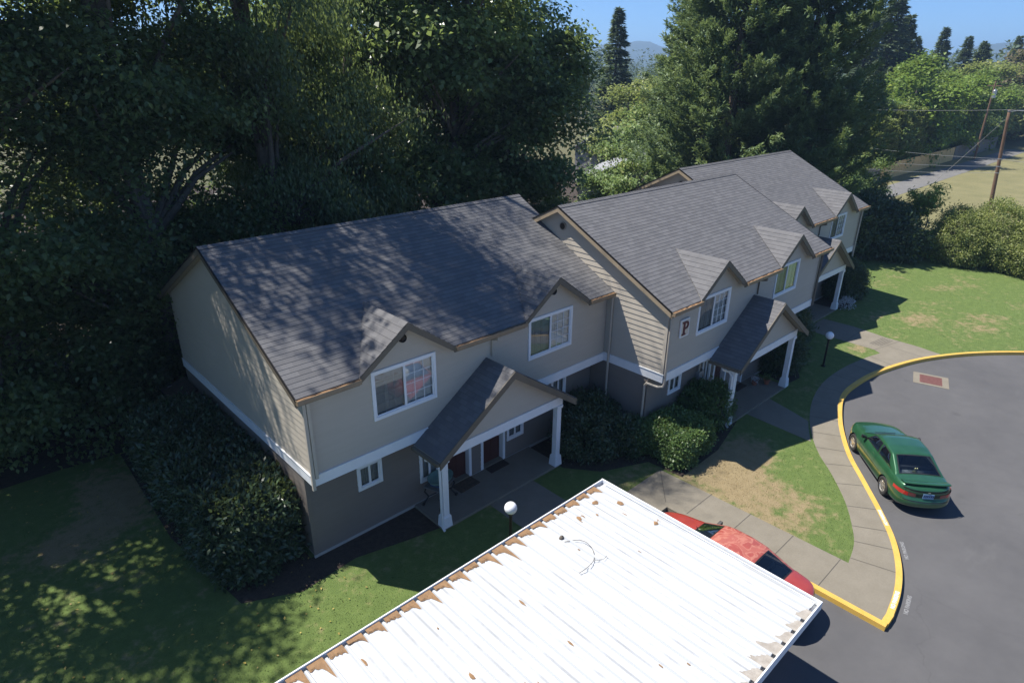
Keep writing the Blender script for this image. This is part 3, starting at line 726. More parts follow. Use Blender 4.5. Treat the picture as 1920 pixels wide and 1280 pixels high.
    if si == 2:
        mb = MB(); mb.tube([(x1+.05, o-.35, 5.1), (x1+.03, o-.1, 4.95), (x1+.03, o-.08, 2.4), (x1+.03, o-.08, 2.3)], .05, 8); mb.build('downspout', 'spout', B)
    if si:                                                 # gable end vents
        mb = MB(); ring = []
        c = (x0-.02, yr-.05, ZR-.72)
        for k in range(20): a = 2*math.pi*k/20; ring.append((c[0]-.03, c[1]+.15*math.cos(a), c[2]+.15*math.sin(a)))
        mb.prism(ring[::-1], (.05, 0, 0)); mb.build('vent', 'soffit', B)
        mb = MB(); ring = [(c[0]-.036, c[1]+.115*math.cos(2*math.pi*k/20), c[2]+.115*math.sin(2*math.pi*k/20)) for k in range(20)]; mb.prism(ring[::-1], (.004, 0, 0)); mb.build('vent_mesh', 'metal_dark', B)
# little end cap walls where the sections step
# the letter plaque
mb = MB(); mb.box(11.86, 12.37, -2.481-.075, -2.481-.02, 4.02, 4.65); pl = mb.build('sign_plaque', 'trim', B, bevel=.008)
M_['plaque'] = mat('plaque_face', (.62, .53, .42), .7); M_['maroon'] = mat('maroon_paint', (.115, .022, .018), .6)
mb = MB(); mb.box(11.90, 12.33, -2.481-.08, -2.481-.074, 4.06, 4.61); mb.build('plaque_panel', 'plaque', pl)
def slab_P():
    mb = MB(); y = -2.481-.081; d = -.022
    def bx(a, b, c, e): mb.box(11.935+a, 11.935+b, y+d, y, 4.10+c, 4.10+e)
    bx(.0, .20, 0, .055); bx(.055, .145, .055, .42); bx(.0, .055, .42, .475); bx(.055, .145, .42, .475)
    n = 14; ce = (.20, .335)                                # the bowl
    out = [(.145, .475)]+[(ce[0]+.16*math.sin(math.pi*k/n), ce[1]+.14*math.cos(math.pi*k/n)) for k in range(n+1)]+[(.145, .195)]
    inn = [(.145, .41)]+[(ce[0]+.075*math.sin(math.pi*k/n), ce[1]+.075*math.cos(math.pi*k/n)) for k in range(n+1)]+[(.145, .26)]
    for k in range(len(out)-1):
        q = [out[k], out[k+1], inn[k+1], inn[k]]
        p = [(11.935+a, y+d, 4.10+b) for a, b in q]; mb.prism(p, (0, -d, 0))
    return mb.build('letter', 'maroon', pl)
slab_P()
# electric meter box beside the ground floor window
mb = MB(); yv = -2.481+INS; mb.box(14.28, 14.66, yv-.16, yv-.015, 1.22, 1.80); mb.box(14.34, 14.44, yv-.10, yv-.02, 1.80, 2.59); mt = mb.build('meter_box', 'metal', B, bevel=.012)
mb = MB(); mb.lathe([(.0, -.05), (.07, -.05), (.09, -.02), (.09, .0)], (14.47, yv-.16, 1.58), 16, axis='y'); mb.build('meter', 'glass', mt)

# ------------------------------------------------------------------ carport with a ribbed white metal roof
cp = empty('carport', (0, -7.2, -.13), 0, 'long open carport with a ribbed white metal roof, littered with brown needles along its edge', 'carport')
def m_white_metal():
    m = mat('white_metal_roof', (.46, .475, .49), .5); h = N(m); v = h.pos()
    a = h.noise(h.pos((2.5, .35, 1)), 1.3, 5, .7); b = h.noise(h.pos((9, .6, 1)), 1.0, 4, .7); c = h.noise(v, 26, 4, .75)
    col = h.mix(h.math('MULTIPLY', h.step(a, .56, .80), .35), (.47, .485, .50), (.33, .335, .34))
    col = h.mix(h.math('MULTIPLY', h.step(b, .60, .76), .42), col, (.30, .305, .31))
    col = h.mix(h.math('MULTIPLY', h.step(c, .74, .80), .5), col, (.22, .20, .18))
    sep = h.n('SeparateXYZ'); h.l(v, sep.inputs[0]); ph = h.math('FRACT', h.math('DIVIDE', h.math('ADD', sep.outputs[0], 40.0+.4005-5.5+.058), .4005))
    ln = h.step(h.math('ABSOLUTE', h.math('SUBTRACT', ph, .5)), .10, .02); st = h.noise(h.pos((1.1, .5, 1)), 1.6, 4, .7)  # grey lines along the ribs: dirt streaks plus rib shading put into the colour
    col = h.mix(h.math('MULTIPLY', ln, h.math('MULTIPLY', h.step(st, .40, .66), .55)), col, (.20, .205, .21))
    h.base(col); return m
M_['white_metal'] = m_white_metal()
X0c, X1c, Ya, Yb, Zc = -7.0, 5.80, -4.50, -9.97, 2.26
RIB = .4005
def zc(y): return Zc+(Ya-y)*.006
mb = MB(); prof = []; k = 0; x = X1c-.30
prof.append((X1c-.02, .0)); ribs = []
while x > X0c+.1:
    prof += [(x+.045, 0), (x+.022, .045), (x-.022, .045), (x-.045, 0)]; ribs.append(x); 
    prof += [(x-.045-(RIB-.09)*.33, .004), (x-.045-(RIB-.09)*.36, .010), (x-.045-(RIB-.09)*.39, .004), (x-.045-(RIB-.09)*.63, .004), (x-.045-(RIB-.09)*.66, .010), (x-.045-(RIB-.09)*.69, .004)]
    x -= RIB
prof.append((X0c, 0))
for (xa, za), (xb, zb_) in zip(prof, prof[1:]):
    mb.poly([(xb, Ya, zc(Ya)+zb_), (xb, Yb, zc(Yb)+zb_), (xa, Yb, zc(Yb)+za), (xa, Ya, zc(Ya)+za)])
def local(o): o.location = tuple(-a for a in cp.location); return o
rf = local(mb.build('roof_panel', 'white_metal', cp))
mb = MB()
for (xa, za), (xb, zb_) in zip(prof, prof[1:]):
    mb.poly([(xa, Ya, zc(Ya)-.02), (xa, Yb, zc(Yb)-.02), (xb, Yb, zc(Yb)-.02), (xb, Ya, zc(Ya)-.02)])
local(mb.build('underside', 'trim', cp))
for yy, sg in ((Ya, 1), (Yb, -1)):                       # box gutters along both long edges
    mb = MB(); a, b = sorted((yy+sg*.085, yy+sg*.115)); z = zc(yy)
    mb.box(X0c, X1c, a, b, z-.14, z+.075)
    a, b = sorted((yy-sg*.02, yy+sg*.085)); mb.box(X0c, X1c, a, b, z-.14, z-.10)
    local(mb.build('gutter', 'trim', cp, bevel=.004))
mb = MB(); mb.box(X1c, X1c+.035, Yb-.115, Ya+.115, zc(Yb)-.15, zc(Yb)+.055); mb.box(X1c-.075, X1c-.06, Yb+.05, Ya-.05, zc(Yb)+.0, zc(Yb)+.03); local(mb.build('edge_trim', 'trim', cp, bevel=.004))
for yy in (-5.3, -9.1):
    mb = MB(); mb.box(X0c+.1, X1c-.1, yy-.05, yy+.05, zc(yy)-.20, zc(yy)-.025); local(mb.build('beam', 'metal', cp))
    for xx in (5.4, 2.4, -.6, -3.6, -6.6):
        mb = MB(); mb.box(xx-.05, xx+.05, yy-.049, yy+.049, -.13, zc(yy)-.201); mb.box(xx-.12, xx+.12, yy-.12, yy+.12, -.13, -.115); local(mb.build('post', 'metal', cp))
# needles and leaves caught against the gutters: uneven wedges between the ribs
M_['litter'] = m_mottle('leaf_litter', (.36, .21, .10), (.17, .105, .06), 6, .95, .6, 60, .02)
M_['silt'] = m_mottle('grey_silt', (.42, .39, .35), (.23, .20, .17), 6, .95, .3, 60, .02)
rr = random.Random(5)
mb = MB()
for i in range(len(ribs)):
    xr = ribs[i]-.046; xl = ribs[i]-RIB+.046; wd = xr-xl; n = 9
    h0 = rr.uniform(.04, .17); sp = rr.uniform(.10, .40) if rr.random() < .62 else rr.uniform(.0, .10)
    pts = []
    for k in range(n+1):
        t = k/n; near_rib = max(0, 1-t*2.2)                # long spike along the rib on the far side
        y = Ya-.005-(h0*(.55+.6*rr.random())*(1-.55*t)+sp*near_rib**1.6*(.85+.3*rr.random()))
        pts.append((xr-wd*t, y))
    for k in range(n):
        (xa, ya), (xb, yb2) = pts[k], pts[k+1]; z = zc(Ya)+.012
        hump = .022*rr.uniform(.6, 1.3)
        yma, ymb = (Ya+ya)/2, (Ya+yb2)/2
        mb.poly([(xa, Ya+.08, z+.03), (xb, Ya+.08, z+.03), (xb, ymb, z+hump), (xa, yma, z+hump)][::-1]); mb.poly([(xa, yma, z+hump), (xb, ymb, z+hump), (xb, yb2, z+.002), (xa, ya, z+.002)][::-1])
for _ in range(26):                                      # stray patches
    x, y, s = rr.uniform(-3, 5.5), rr.uniform(-9.3, -5.0), rr.uniform(.025, .085)
    i = min(range(len(ribs)), key=lambda q: abs(ribs[q]-x)); x = ribs[i]-rr.choice((.075, .10, .30, -.07))
    e = rr.uniform(.8, 2.6)
    ring = [(x+s*.55*math.cos(a)*rr.uniform(.5, 1.1), y+s*e*math.sin(a)*rr.uniform(.5, 1.2), zc(y)+.0125) for a in [k*math.pi/4 for k in range(8)]]
    c = (x, y, zc(y)+.022)
    for k in range(8): mb.poly([ring[k], ring[(k+1) % 8], c])
for x, y, s in ((5.0, -4.85, .10), (5.45, -5.3, .12), (4.7, -5.2, .09), (5.5, -6.35, .12), (4.3, -5.0, .12)):
    ring = [(x+s*math.cos(a)*rr.uniform(.5, 1.2), y+s*.8*math.sin(a)*rr.uniform(.5, 1.2), zc(y)+.015) for a in [k*math.pi/4 for k in range(8)]]
    for k in range(8): mb.poly([ring[k], ring[(k+1) % 8], (x, y, zc(y)+.05)])
tag(mb.build('leaf_litter', 'litter'), 'brown needles and leaves caught between the ribs of the white carport roof', 'leaf litter', kind='stuff')
mb = MB()
for i in range(len(ribs)-1):
    xr = ribs[i]-.046; xl = ribs[i]-RIB+.046; wd = xr-xl; n = 8; L = rr.uniform(.12, .30)*(1 if i < 16 else .7)
    pts = [(xr-wd*k/n, Yb+.005+L*(.25+.95*(k/n))*rr.uniform(.7, 1.15)) for k in range(n+1)]
    for k in range(n):
        (xa, ya), (xb, yb2) = pts[k], pts[k+1]; z = zc(Yb)+.0125
        mb.poly([(xa, Yb-.08, z+.01), (xa, ya, z), (xb, yb2, z), (xb, Yb-.08, z+.01)][::-1])
tag(mb.build('silt', 'silt'), 'grey silt fans washed against the lower gutter of the carport roof', 'silt', kind='stuff')
mb = MB(); P = []
for k in range(15): a = -1.9+k*.21; P.append((3.05+.62*math.cos(a), -5.75+.62*math.sin(a)*.8, Zc+.06+.03*math.sin(k*.8)))
mb.tube(P, .007, 5); mb.tube([P[4], (P[4][0]+.2, P[4][1]-.12, Zc+.07), (P[4][0]+.35, P[4][1]-.1, Zc+.06)], .005, 4)
tag(mb.build('twig', 'bark'), 'thin curved bare twig lying on the white carport roof', 'twig')
mb = MB(); bm_ = [(.10*math.cos(a)*q, .08*math.sin(a)*q, z) for q, z in ((.7, 0), (.55, .04)) for a in [k*.7854 for k in range(8)]]
for k in range(8): mb.poly([bm_[k], bm_[(k+1) % 8], bm_[8+(k+1) % 8], bm_[8+k]]); 
for k in range(8): mb.poly([bm_[8+k], bm_[8+(k+1) % 8], (0.02, 0, .075)])
o = mb.build('leaf_clump', 'bark', None, loc=(3.42, -5.18, Zc+.012)); tag(o, 'grey clump of debris beside the curved twig on the carport roof', 'debris')

# ------------------------------------------------------------------ globe lamps
M_['globe'] = mat('white_globe', (.82, .83, .86), .25)
def globe_lamp(loc, hgt, label):
    t = empty('street_lamp', loc, 0, label, 'lamp', 'white globe lamps on short posts')
    mb = MB(); mb.lathe([(.0, 0), (.10, 0), (.10, .03), (.05, .06), (.043, .10), (.04, hgt-.24), (.055, hgt-.22), (.075, hgt-.19), (.075, hgt-.15), (.0, hgt-.15)], n=16); mb.build('pole', 'metal_dark', t, smooth=False)
    n = 16; mb = MB(); mb.lathe([(.172*math.sin(math.pi*k/n), hgt-.172*math.cos(math.pi*k/n)) for k in range(n+1)], n=28); mb.build('globe', 'globe', t, smooth=True)
    return t
globe_lamp((3.99, -2.87, 0), 1.5, 'white globe lamp beside the carport roof edge, in front of the nearest porch')
globe_lamp((22.50, -3.56, 0), 1.48, 'white globe lamp on a black post on the lawn by the curved sidewalk')

# ------------------------------------------------------------------ cars
def interp(x, pts):
    return float(np.interp(x, [p[0] for p in pts], [p[1] for p in pts]))
def smooth_interp(pts):
    xs = np.array([p[0] for p in pts]); ys = np.array([p[1] for p in pts])
    g = np.linspace(xs[0], xs[-1], 400); v = np.interp(g, xs, ys)
    k = np.hanning(31); k /= k.sum(); vp = np.r_[np.full(15, v[0])+(np.arange(15)-15)*(v[1]-v[0]), v, np.full(15, v[-1])+(np.arange(15)+1)*(v[-1]-v[-2])]
    v = np.convolve(vp, k, 'valid'); return lambda x: float(np.interp(x, g, v))
XT, XN = -2.25, 2.27                                       # tail and nose
F_top = smooth_interp([(XT,.86),(-2.08,.925),(-1.6,.945),(-.9,.935),(.4,.925),(1.0,.90),(1.6,.82),(2.0,.73),(XN,.60)])
F_bot = smooth_interp([(XT,.31),(-1.9,.23),(-1.5,.20),(1.5,.19),(1.9,.20),(XN,.26)])
def half_w(x):
    t = (x-.01)/2.26; t = max(-1, min(1, t))
    plan = (1-abs(t)**13)**.42 if t < 0 else (1-abs(t)**7)**.45
    return .845*plan*(1-.03*t*t)
ROWS = [(0,.90),(.06,.955),(.14,.975),(.24,.985),(.34,.995),(.44,1.0),(.54,1.0),(.62,.995),(.66,.985),(.72,.975),(.80,.955),(.88,.925),(.95,.885),(1.0,.83)]
RX, RW = [a for a, b in ROWS], [b for a, b in ROWS]
def body_side(x, v, sd):
    zb, zt = F_bot(x), F_top(x); wv = half_w(x)*float(np.interp(v, RX, RW)); xx = x
    e = max(0, (abs(x)-1.75)/.5); 
    if v < .5: xx += math.copysign(.085*min(1, e)*math.sin(math.pi*min(1, max(0, (v+.12)/.62)))**.7, x)
    return (xx, sd*wv, zb+(zt-zb)*v)
def body_top(x, s):                                         # s -1..1 across
    zt = F_top(x); wv = half_w(x)*.83; return (x, s*wv, zt+.05*(1-s*s)*(half_w(x)/.845))
G_top = smooth_interp([(-1.68,.93),(-1.55,1.0),(-.88,1.315),(-.5,1.355),(.0,1.345),(.22,1.305),(.95,.935),(1.08,.90)])
G_wt = smooth_interp([(-1.68,.66),(-.9,.555),(-.4,.565),(.2,.565),(1.08,.70)])
def cab_side(x, v, sd):
    zb, zt = F_top(x)-.012, max(G_top(x), F_top(x)+.004); wb = .745-.02*abs(x); wt = min(G_wt(x)+.03, wb)
    z = zb+(zt-.035-zb)*v; bulge = .025*math.sin(math.pi*v)
    return (x, sd*(wb+(wt-wb)*v+bulge*min(1, (zt-zb)/.3)), z)
def cab_top(x, s):
    a = cab_side(x, 1, 1); zt = max(G_top(x), F_top(x)+.004); hgt = max(.004, zt-a[2])
    return (x, s*a[1], a[2]+hgt*(1-abs(s)**2.6))
WHEEL_X, WR, ARCH = 1.27, .305, .355
def car(loc, rz, label, paint, name='parked_car', spoiler=True):
    t = empty(name, loc, rz, label, 'car', 'cars parked by the kerb')
    nx = 110; xs = [XT+(XN-XT)*(.5-.5*math.cos(math.pi*(.06+.88*i/(nx-1))))  for i in range(nx)]
    xs = [XT+(XN-XT)*((q-xs[0])/(xs[-1]-xs[0])) for q in xs]
    vs = list(np.linspace(0, 1, 30)); mb = MB()
    for sd in (1, -1):
        P = [[body_side(x, v, sd) for v in vs] for x in xs]
        def inside(p): return any((p[0]-c)**2+(p[2]-WR)**2 < ARCH**2 for c in (WHEEL_X, -WHEEL_X))
        flags = [[inside(p) for p in row] for row in P]
        for i, row in enumerate(P):                         # snap the grid to the arch circle
            for j, p in enumerate(row):
                for c in (WHEEL_X, -WHEEL_X):
                    d = math.hypot(p[0]-c, p[2]-WR)
                    if ARCH-.028 < d < ARCH+.012 and p[2] > .2: row[j] = (c+(p[0]-c)*ARCH/d, p[1], WR+(p[2]-WR)*ARCH/d)
        def skip(i, j):
            q = [P[i][j], P[i+1][j], P[i+1][j+1], P[i][j+1]]; cx, cz = sum(p[0] for p in q)/4, sum(p[2] for p in q)/4
            return any((cx-c)**2+(cz-WR)**2 < (ARCH-.008)**2 for c in (WHEEL_X, -WHEEL_X))
        if sd > 0: P2 = [row for row in P]; mb.grid([row[::-1] for row in P2], skip=lambda i, j: skip(i, len(vs)-2-j))
        else: mb.grid(P, skip=skip)
    ss = list(np.linspace(-1, 1, 19))
    T = [[body_top(x, s) for s in ss] for x in xs]
    mb.grid(T, skip=lambda i, j: -1.50 < (xs[i]+xs[i+1])/2 < .86 and 1 <= j <= 16)
    body = mb.build('body', paint, t, smooth=True, weld=True)
    sub = MB(); sub.box(-1.95, 1.95, -.66, .66, .17, .21); sub.build('underbody', 'black', body)
    for c in (WHEEL_X, -WHEEL_X):                           # dark wheel wells
        for sd in (1, -1):
            m2 = MB(); n = 20
            arc = [(c+ARCH*math.cos(math.pi*k/n), WR+ARCH*math.sin(math.pi*k/n)) for k in range(-2, n+3)]
            for (xa, za), (xb, zb2) in zip(arc, arc[1:]): m2.poly([(xa, sd*.835, za), (xb, sd*.835, zb2), (xb, sd*.55, zb2), (xa, sd*.55, za)])
            m2.poly([(a, sd*.55, b) for a, b in arc]); m2.build('wheel_well', 'black', body)
    # cabin shell with openings
    cx = list(np.linspace(-1.68, 1.08, 100)); cv = list(np.linspace(0, 1, 13)); cs = list(np.linspace(-1, 1, 25)); cab = MB()
    side_q = [[(.60,.10),(-.33,.10),(-.30,.86),(.285,.86)], [(-.42,.10),(-1.26,.12),(-.86,.84),(-.385,.86)]]
    def inq(q, x, v):
        sg = 0
        for k in range(4):
            a, b = q[k], q[(k+1) % 4]; cr = (b[0]-a[0])*(v-a[1])-(b[1]-a[1])*(x-a[0])
            if sg == 0: sg = math.copysign(1, cr)
            elif cr*sg < 0: return False
        return True
    front = (.90, .29, .90); rear = (-1.55, -.94, .88)
    for sd in (1, -1):
        P = [[cab_side(x, v, sd) for v in cv] for x in cx]
        sk_ = lambda i, j: any(inq(q, (cx[i]+cx[i+1])/2, (cv[j]+cv[j+1])/2) for q in side_q)
        if sd < 0: cab.grid(P, skip=sk_)
        else: cab.grid([row[::-1] for row in P], skip=lambda i, j: sk_(i, len(cv)-2-j))
    def top_skip(i, j):
        x, s = (cx[i]+cx[i+1])/2, (cs[j]+cs[j+1])/2
        return (front[1]+.01 < x < front[0]-.01 and abs(s) < front[2]-.02) or (rear[0]+.01 < x < rear[1]-.01 and abs(s) < rear[2]-.02)
    cab.grid([[cab_top(x, s) for s in cs] for x in cx], skip=top_skip); cab.build('roof', paint, t, smooth=True, weld=True)
    def patch(fn, q, n=14, m=8, lift=.004):
        P = []
        for i in range(n+1):
            row = []
            for j in range(m+1):
                a, b = i/n, j/m
                p = [(1-a)*(1-b)*q[0][k]+a*(1-b)*q[1][k]+a*b*q[2][k]+(1-a)*b*q[3][k] for k in (0, 1)]
                row.append(Vector(fn(*p)))
            P.append(row)
        return P
    def lifted(P, lift, out):
        n, m = len(P), len(P[0]); Q = []
        for i in range(n):
            row = []
            for j in range(m):
                a = P[min(i+1, n-1)][j]-P[max(i-1, 0)][j]; b = P[i][min(j+1, m-1)]-P[i][max(j-1, 0)]
                nn = a.cross(b).normalized(); 
                if nn.dot(Vector(out)) < 0: nn = -nn
                row.append(P[i][j]+nn*lift)
            Q.append(row)
        return Q
    def pane(fn, q, out, name, seal=.035):
        P = patch(fn, q, 16, 10); g = MB(); g.grid(lifted(P, .004, out)); w_ = g.build(name, 'car_glass', t, smooth=True)
        L = lifted(P, .007, out); n, m = len(L), len(L[0]); ring = [L[i][0] for i in range(n)]+[L[n-1][j] for j in range(1, m)]+[L[i][m-1] for i in range(n-2, -1, -1)]+[L[0][j] for j in range(m-2, 0, -1)]
        c = sum(ring, Vector())/len(ring); s = MB()
        inn = [p+(c-p).normalized()*seal for p in ring]; out_ = [p-(c-p).normalized()*.012 for p in ring]
        for k in range(len(ring)): j = (k+1) % len(ring); s.poly([out_[k], out_[j], inn[j], inn[k]])
        s.build('seal', 'black', w_)
        return w_
    for sd in (1, -1):
        for q in side_q: pane(lambda x, v: cab_side(x, v, sd), q, (0, sd, .3), 'side_window', .022)
    pane(cab_top, [(front[0], -front[2]), (front[0], front[2]), (front[1], front[2]*.97), (front[1], -front[2]*.97)], (1, 0, 1), 'windshield', .03)
    rw = pane(cab_top, [(rear[0], -rear[2]), (rear[0], rear[2]), (rear[1], rear[2]*.95), (rear[1], -rear[2]*.95)], (-1, 0, 1), 'rear_window', .03)
    # interior
    it = MB(); it.box(-1.45, .9, -.70, .70, .25, .32); it.box(.55, .95, -.68, .68, .6, .86); it.build('floor', 'car_inside', body)
    for sx, sy, wd in ((-.15, .36, .25), (-.15, -.36, .25), (-.95, 0, .60)):
        s = MB(); s.box(sx-.05, sx+.45, sy-wd, sy+wd, .40, .56)
        s.hexa([(sx-.12, sy-wd, .45), (sx+.02, sy-wd, .45), (sx+.02, sy+wd, .45), (sx-.12, sy+wd, .45), (sx-.26, sy-wd*.85, 1.02), (sx-.15, sy-wd*.85, 1.02), (sx-.15, sy+wd*.85, 1.02), (sx-.26, sy+wd*.85, 1.02)])
        if wd < .3: s.box(sx-.27, sx-.18, sy-.12, sy+.12, 1.0, 1.16)
        s.build('car_seat', 'car_seat', body, bevel=.03)
    s = MB(); s.box(-1.46, -1.13, -.62, .62, .87, .905); s.build('parcel_shelf', 'shelf_grey', body, bevel=.01)
    # wheels
    for c in (WHEEL_X, -WHEEL_X):
        for sd in (1, -1):
            wh = empty('wheel', (c, sd*.745, WR)); wh.parent = t
            m2 = MB(); m2.lathe([(.19, -.09), (.27, -.098), (.298, -.08), (WR, -.05), (WR, .05), (.298, .08), (.27, .098), (.19, .09), (.185, .0), (.19, -.09)], n=32, axis='y'); m2.build('tyre', 'rubber', wh, smooth=True)
            m2 = MB(); o_ = sd
            m2.lathe([(.19, o_*.088), (.178, o_*.092), (.168, o_*.06), (.06, o_*.03)], n=32, axis='y'); m2.lathe([(.0, o_*.085), (.045, o_*.085), (.055, o_*.06), (.055, o_*.03)], n=16, axis='y')
            for k in range(5):
                a = 2*math.pi*k/5+.3; ca, sa = math.cos(a), math.sin(a); hw_ = .032
                q = [(ca*.04-sa*hw_, sa*.04+ca*hw_), (ca*.175-sa*hw_*1.2, sa*.175+ca*hw_*1.2), (ca*.175+sa*hw_*1.2, sa*.175-ca*hw_*1.2), (ca*.04+sa*hw_, sa*.04-ca*hw_)]
                pts = [(x_, o_*.082, z_) for x_, z_ in q]; m2.prism(pts, (0, -o_*.03, 0))
            m2.build('rim', 'rim_silver', wh)
            m2 = MB(); m2.lathe([(.0, o_*.02), (.178, o_*.02)], n=24, axis='y'); m2.build('brake', 'black', wh)
    # lamps, plate, trim at the tail; headlights at the nose
    def t_at(y):                                           # tail x for a given y
        lo, hi = XT, -1.5
        for _ in range(40):
            md = (lo+hi)/2
            if half_w(md)*.985 > y: hi = md
            else: lo = md
        return hi
    def tail_pt(y, v): x = t_at(abs(y)); p = body_side(x, v, math.copysign(1, y)); return (p[0], y, p[2])
    for sd in (1, -1):
        for y0_, y1_, m_ in ((.34, .52, 'lamp_dim'), (.53, .80, 'lamp_red')):
            P = patch(lambda y, v: tail_pt(sd*y, v), [(y0_, .56), (y1_, .585), (y1_, .78), (y0_, .76)], 10, 4); g = MB(); g.grid(lifted(P, .008, (-1, 0, .2))); g.build('tail_lamp', m_, t, smooth=True)
        P = patch(lambda y, v: (lambda x: (body_side(x, v, sd)))(2.255-.0*y-y), [(.03, .60), (.30, .62), (.36, .80), (.03, .76)], 8, 4); g = MB(); g.grid(lifted(P, .006, (1, sd*.6, .2))); g.build('headlight', 'lamp_clear', t, smooth=True)
    P = patch(tail_pt, [(-.335, .565), (.335, .565), (.335, .75), (-.335, .75)], 10, 3); g = MB(); g.grid(lifted(P, .004, (-1, 0, .2))); g.build('tail_panel', 'tail_dark', t)
    xq = t_at(.16); zq = F_bot(xq)+(F_top(xq)-F_bot(xq))*.60
    g = MB(); g.box(xq-.028, xq-.012, -.155, .155, zq-.03, zq+.125); pt = g.build('number_plate', 'plate_blue', t, bevel=.004)
    g = MB(); rp = random.Random(3); 
    for k in range(6): y = .125-k*.05; g.box(xq-.031, xq-.0285, y-.017, y+.012, zq+.015+rp.uniform(0, .015), zq+.085); 
    g.build('plate_marks', 'plate_dark', pt)
    g = MB(); g.box(xq-.03, xq-.018, -.03, .03, zq+.165, zq+.19); g.build('badge', 'rim_silver', t)
    P = patch(tail_pt, [(-.74, .335), (.74, .335), (.74, .375), (-.74, .375)], 24, 2); g = MB(); g.grid(lifted(P, .006, (-1, 0, .2))); g.build('bumper_strip', 'black', t)
    if spoiler:
        g = MB(); Q = []
        for k in range(21):
            s = -1+2*k/20; y = s*.66; x = -2.06+.05*(abs(s)**3)*1.5; z = F_top(-2.0)+.055+.02*(1-s*s)
            Q.append([(x+.17, y, z-.028), (x+.06, y, z+.006), (x-.07, y, z+.028), (x-.085, y, z+.012), (x-.04, y, z-.035)])
        g.grid(Q); g.build('spoiler', paint, t, smooth=True)
        g = MB(); P = patch(tail_pt, [(-.66, .90), (.66, .90), (.66, .97), (-.66, .97)], 20, 2); g.grid(lifted(P, .01, (-1, 0, .2))); g.build('spoiler_gap', 'black', t)
    for sd in (1, -1):
        g = MB(); x = .60; p = cab_side(x, .12, sd)
        g.hexa([(x-.07, sd*.75, p[2]-.02), (x+.05, sd*.76, p[2]-.02), (x+.02, sd*.93, p[2]+.01), (x-.08, sd*.93, p[2]+.01), (x-.07, sd*.75, p[2]+.06), (x+.04, sd*.76, p[2]+.06), (x+.01, sd*.92, p[2]+.13), (x-.09, sd*.92, p[2]+.13)])
        g.build('mirror', 'black', t, bevel=.02)
        g = MB(); p = Vector(body_side(-.20, .86, sd)); g.box(p.x-.08, p.x+.08, min(p.y, p.y+sd*.018), max(p.y, p.y+sd*.018), p.z-.018, p.z+.012); g.build('door_handle', paint, t, bevel=.006)
        g = MB()
        for xx in (.72, -.38):                              # door shut lines
            for k in range(14):
                v0, v1 = .1+k*.063, .1+(k+1)*.063; a, b = Vector(body_side(xx, v0, sd)), Vector(body_side(xx, v1, sd)); n_ = Vector((0, sd*.003, .001))
                g.poly([a+n_+Vector((-.005, 0, 0)), a+n_+Vector((.005, 0, 0)), b+n_+Vector((.005, 0, 0)), b+n_+Vector((-.005, 0, 0))])
        g.build('door_gap', 'black', t)
        g = MB(); P = patch(lambda x, v: body_side(x, v, sd), [(-.85, .455), (.86, .455), (.86, .50), (-.85, .50)], 20, 2); g.grid(lifted(P, .009, (0, sd, 0))); g.build('side_strip', paint, t, smooth=True)
    g = MB()
    for y in (-.35, .12): a = Vector(cab_top(.86, y)); b = Vector(cab_top(.80, y+.50)); g.tube([a+Vector((.09, -.05, .005)), a+Vector((0, 0, .03)), b+Vector((0, 0, .025))], .010, 5)
    g.build('wiper', 'black', t)
    return t, rw
M_['car_inside'] = mat('car_floor', (.03, .03, .03), .9); M_['car_seat'] = mat('car_seat_grey', (.12, .12, .13), .9); M_['shelf_grey'] = mat('parcel_shelf', (.42, .45, .47), .8)
M_['rim_silver'] = mat('alloy_rim', (.50, .48, .44), .35, .75); M_['lamp_red'] = mat('red_lamp', (.46, .018, .012), .12, 0, None, .6); M_['lamp_dim'] = mat('dim_lamp', (.20, .045, .035), .15, 0, None, .6)
M_['lamp_clear'] = mat('clear_lamp', (.6, .6, .58), .08, .2, None, .8); M_['tail_dark'] = mat('tail_panel', (.012, .03, .018), .25)
M_['plate_blue'] = m_mottle('plate_pale_blue', (.10, .22, .40), (.24, .36, .50), 14, .5, 0); M_['plate_dark'] = mat('plate_ink', (.02, .04, .12), .5)
def m_paint(name, c1, c2, metal, faded=None):
    m = mat(name, c1, .30, metal, .5, 1.0); h = N(m)
    a = h.noise(h.coord('Object'), 3.5, 5, .6)
    col = h.ramp(a, [(.35, c1), (.65, c2)])
    if faded:
        v = h.coord('Object'); nn = h.n('TexNoise'); nn.inputs['Scale'].default_value = 2.4; nn.inputs['Detail'].default_value = 3; nn.inputs['Distortion'].default_value = 1.6; h.l(v, nn.inputs['Vector'])
        ed = h.math('ABSOLUTE', h.math('SUBTRACT', nn.outputs['Fac'], .5))
        k1 = h.step(ed, .055, .012); patch_ = h.step(nn.outputs['Fac'], .5, .56)
        sep = h.n('SeparateXYZ'); h.l(v, sep.inputs[0]); up = h.step(sep.outputs[2], .80, .90)
        fx = h.step(h.math('ABSOLUTE', h.math('ADD', sep.outputs[0], .35)), 1.35, .9)
        wear = h.math('MULTIPLY', h.math('MULTIPLY', up, fx), h.math('ADD', h.math('MULTIPLY', k1, .50), h.math('ADD', h.math('MULTIPLY', patch_, .18), .24)))
        col = h.mix(wear, col, faded); h.rough(h.math('ADD', .28, h.math('MULTIPLY', wear, .4)))
        ct = h.math('SUBTRACT', 1.0, wear); h.l(ct, h.b.inputs['Coat Weight'])
    h.base(col); return m
M_['paint_green'] = m_paint('green_metallic', (.020, .088, .036), (.026, .105, .044), .3)
M_['paint_red'] = m_paint('faded_red', (.29, .036, .026), (.34, .048, .034), .05, (.47, .20, .145))
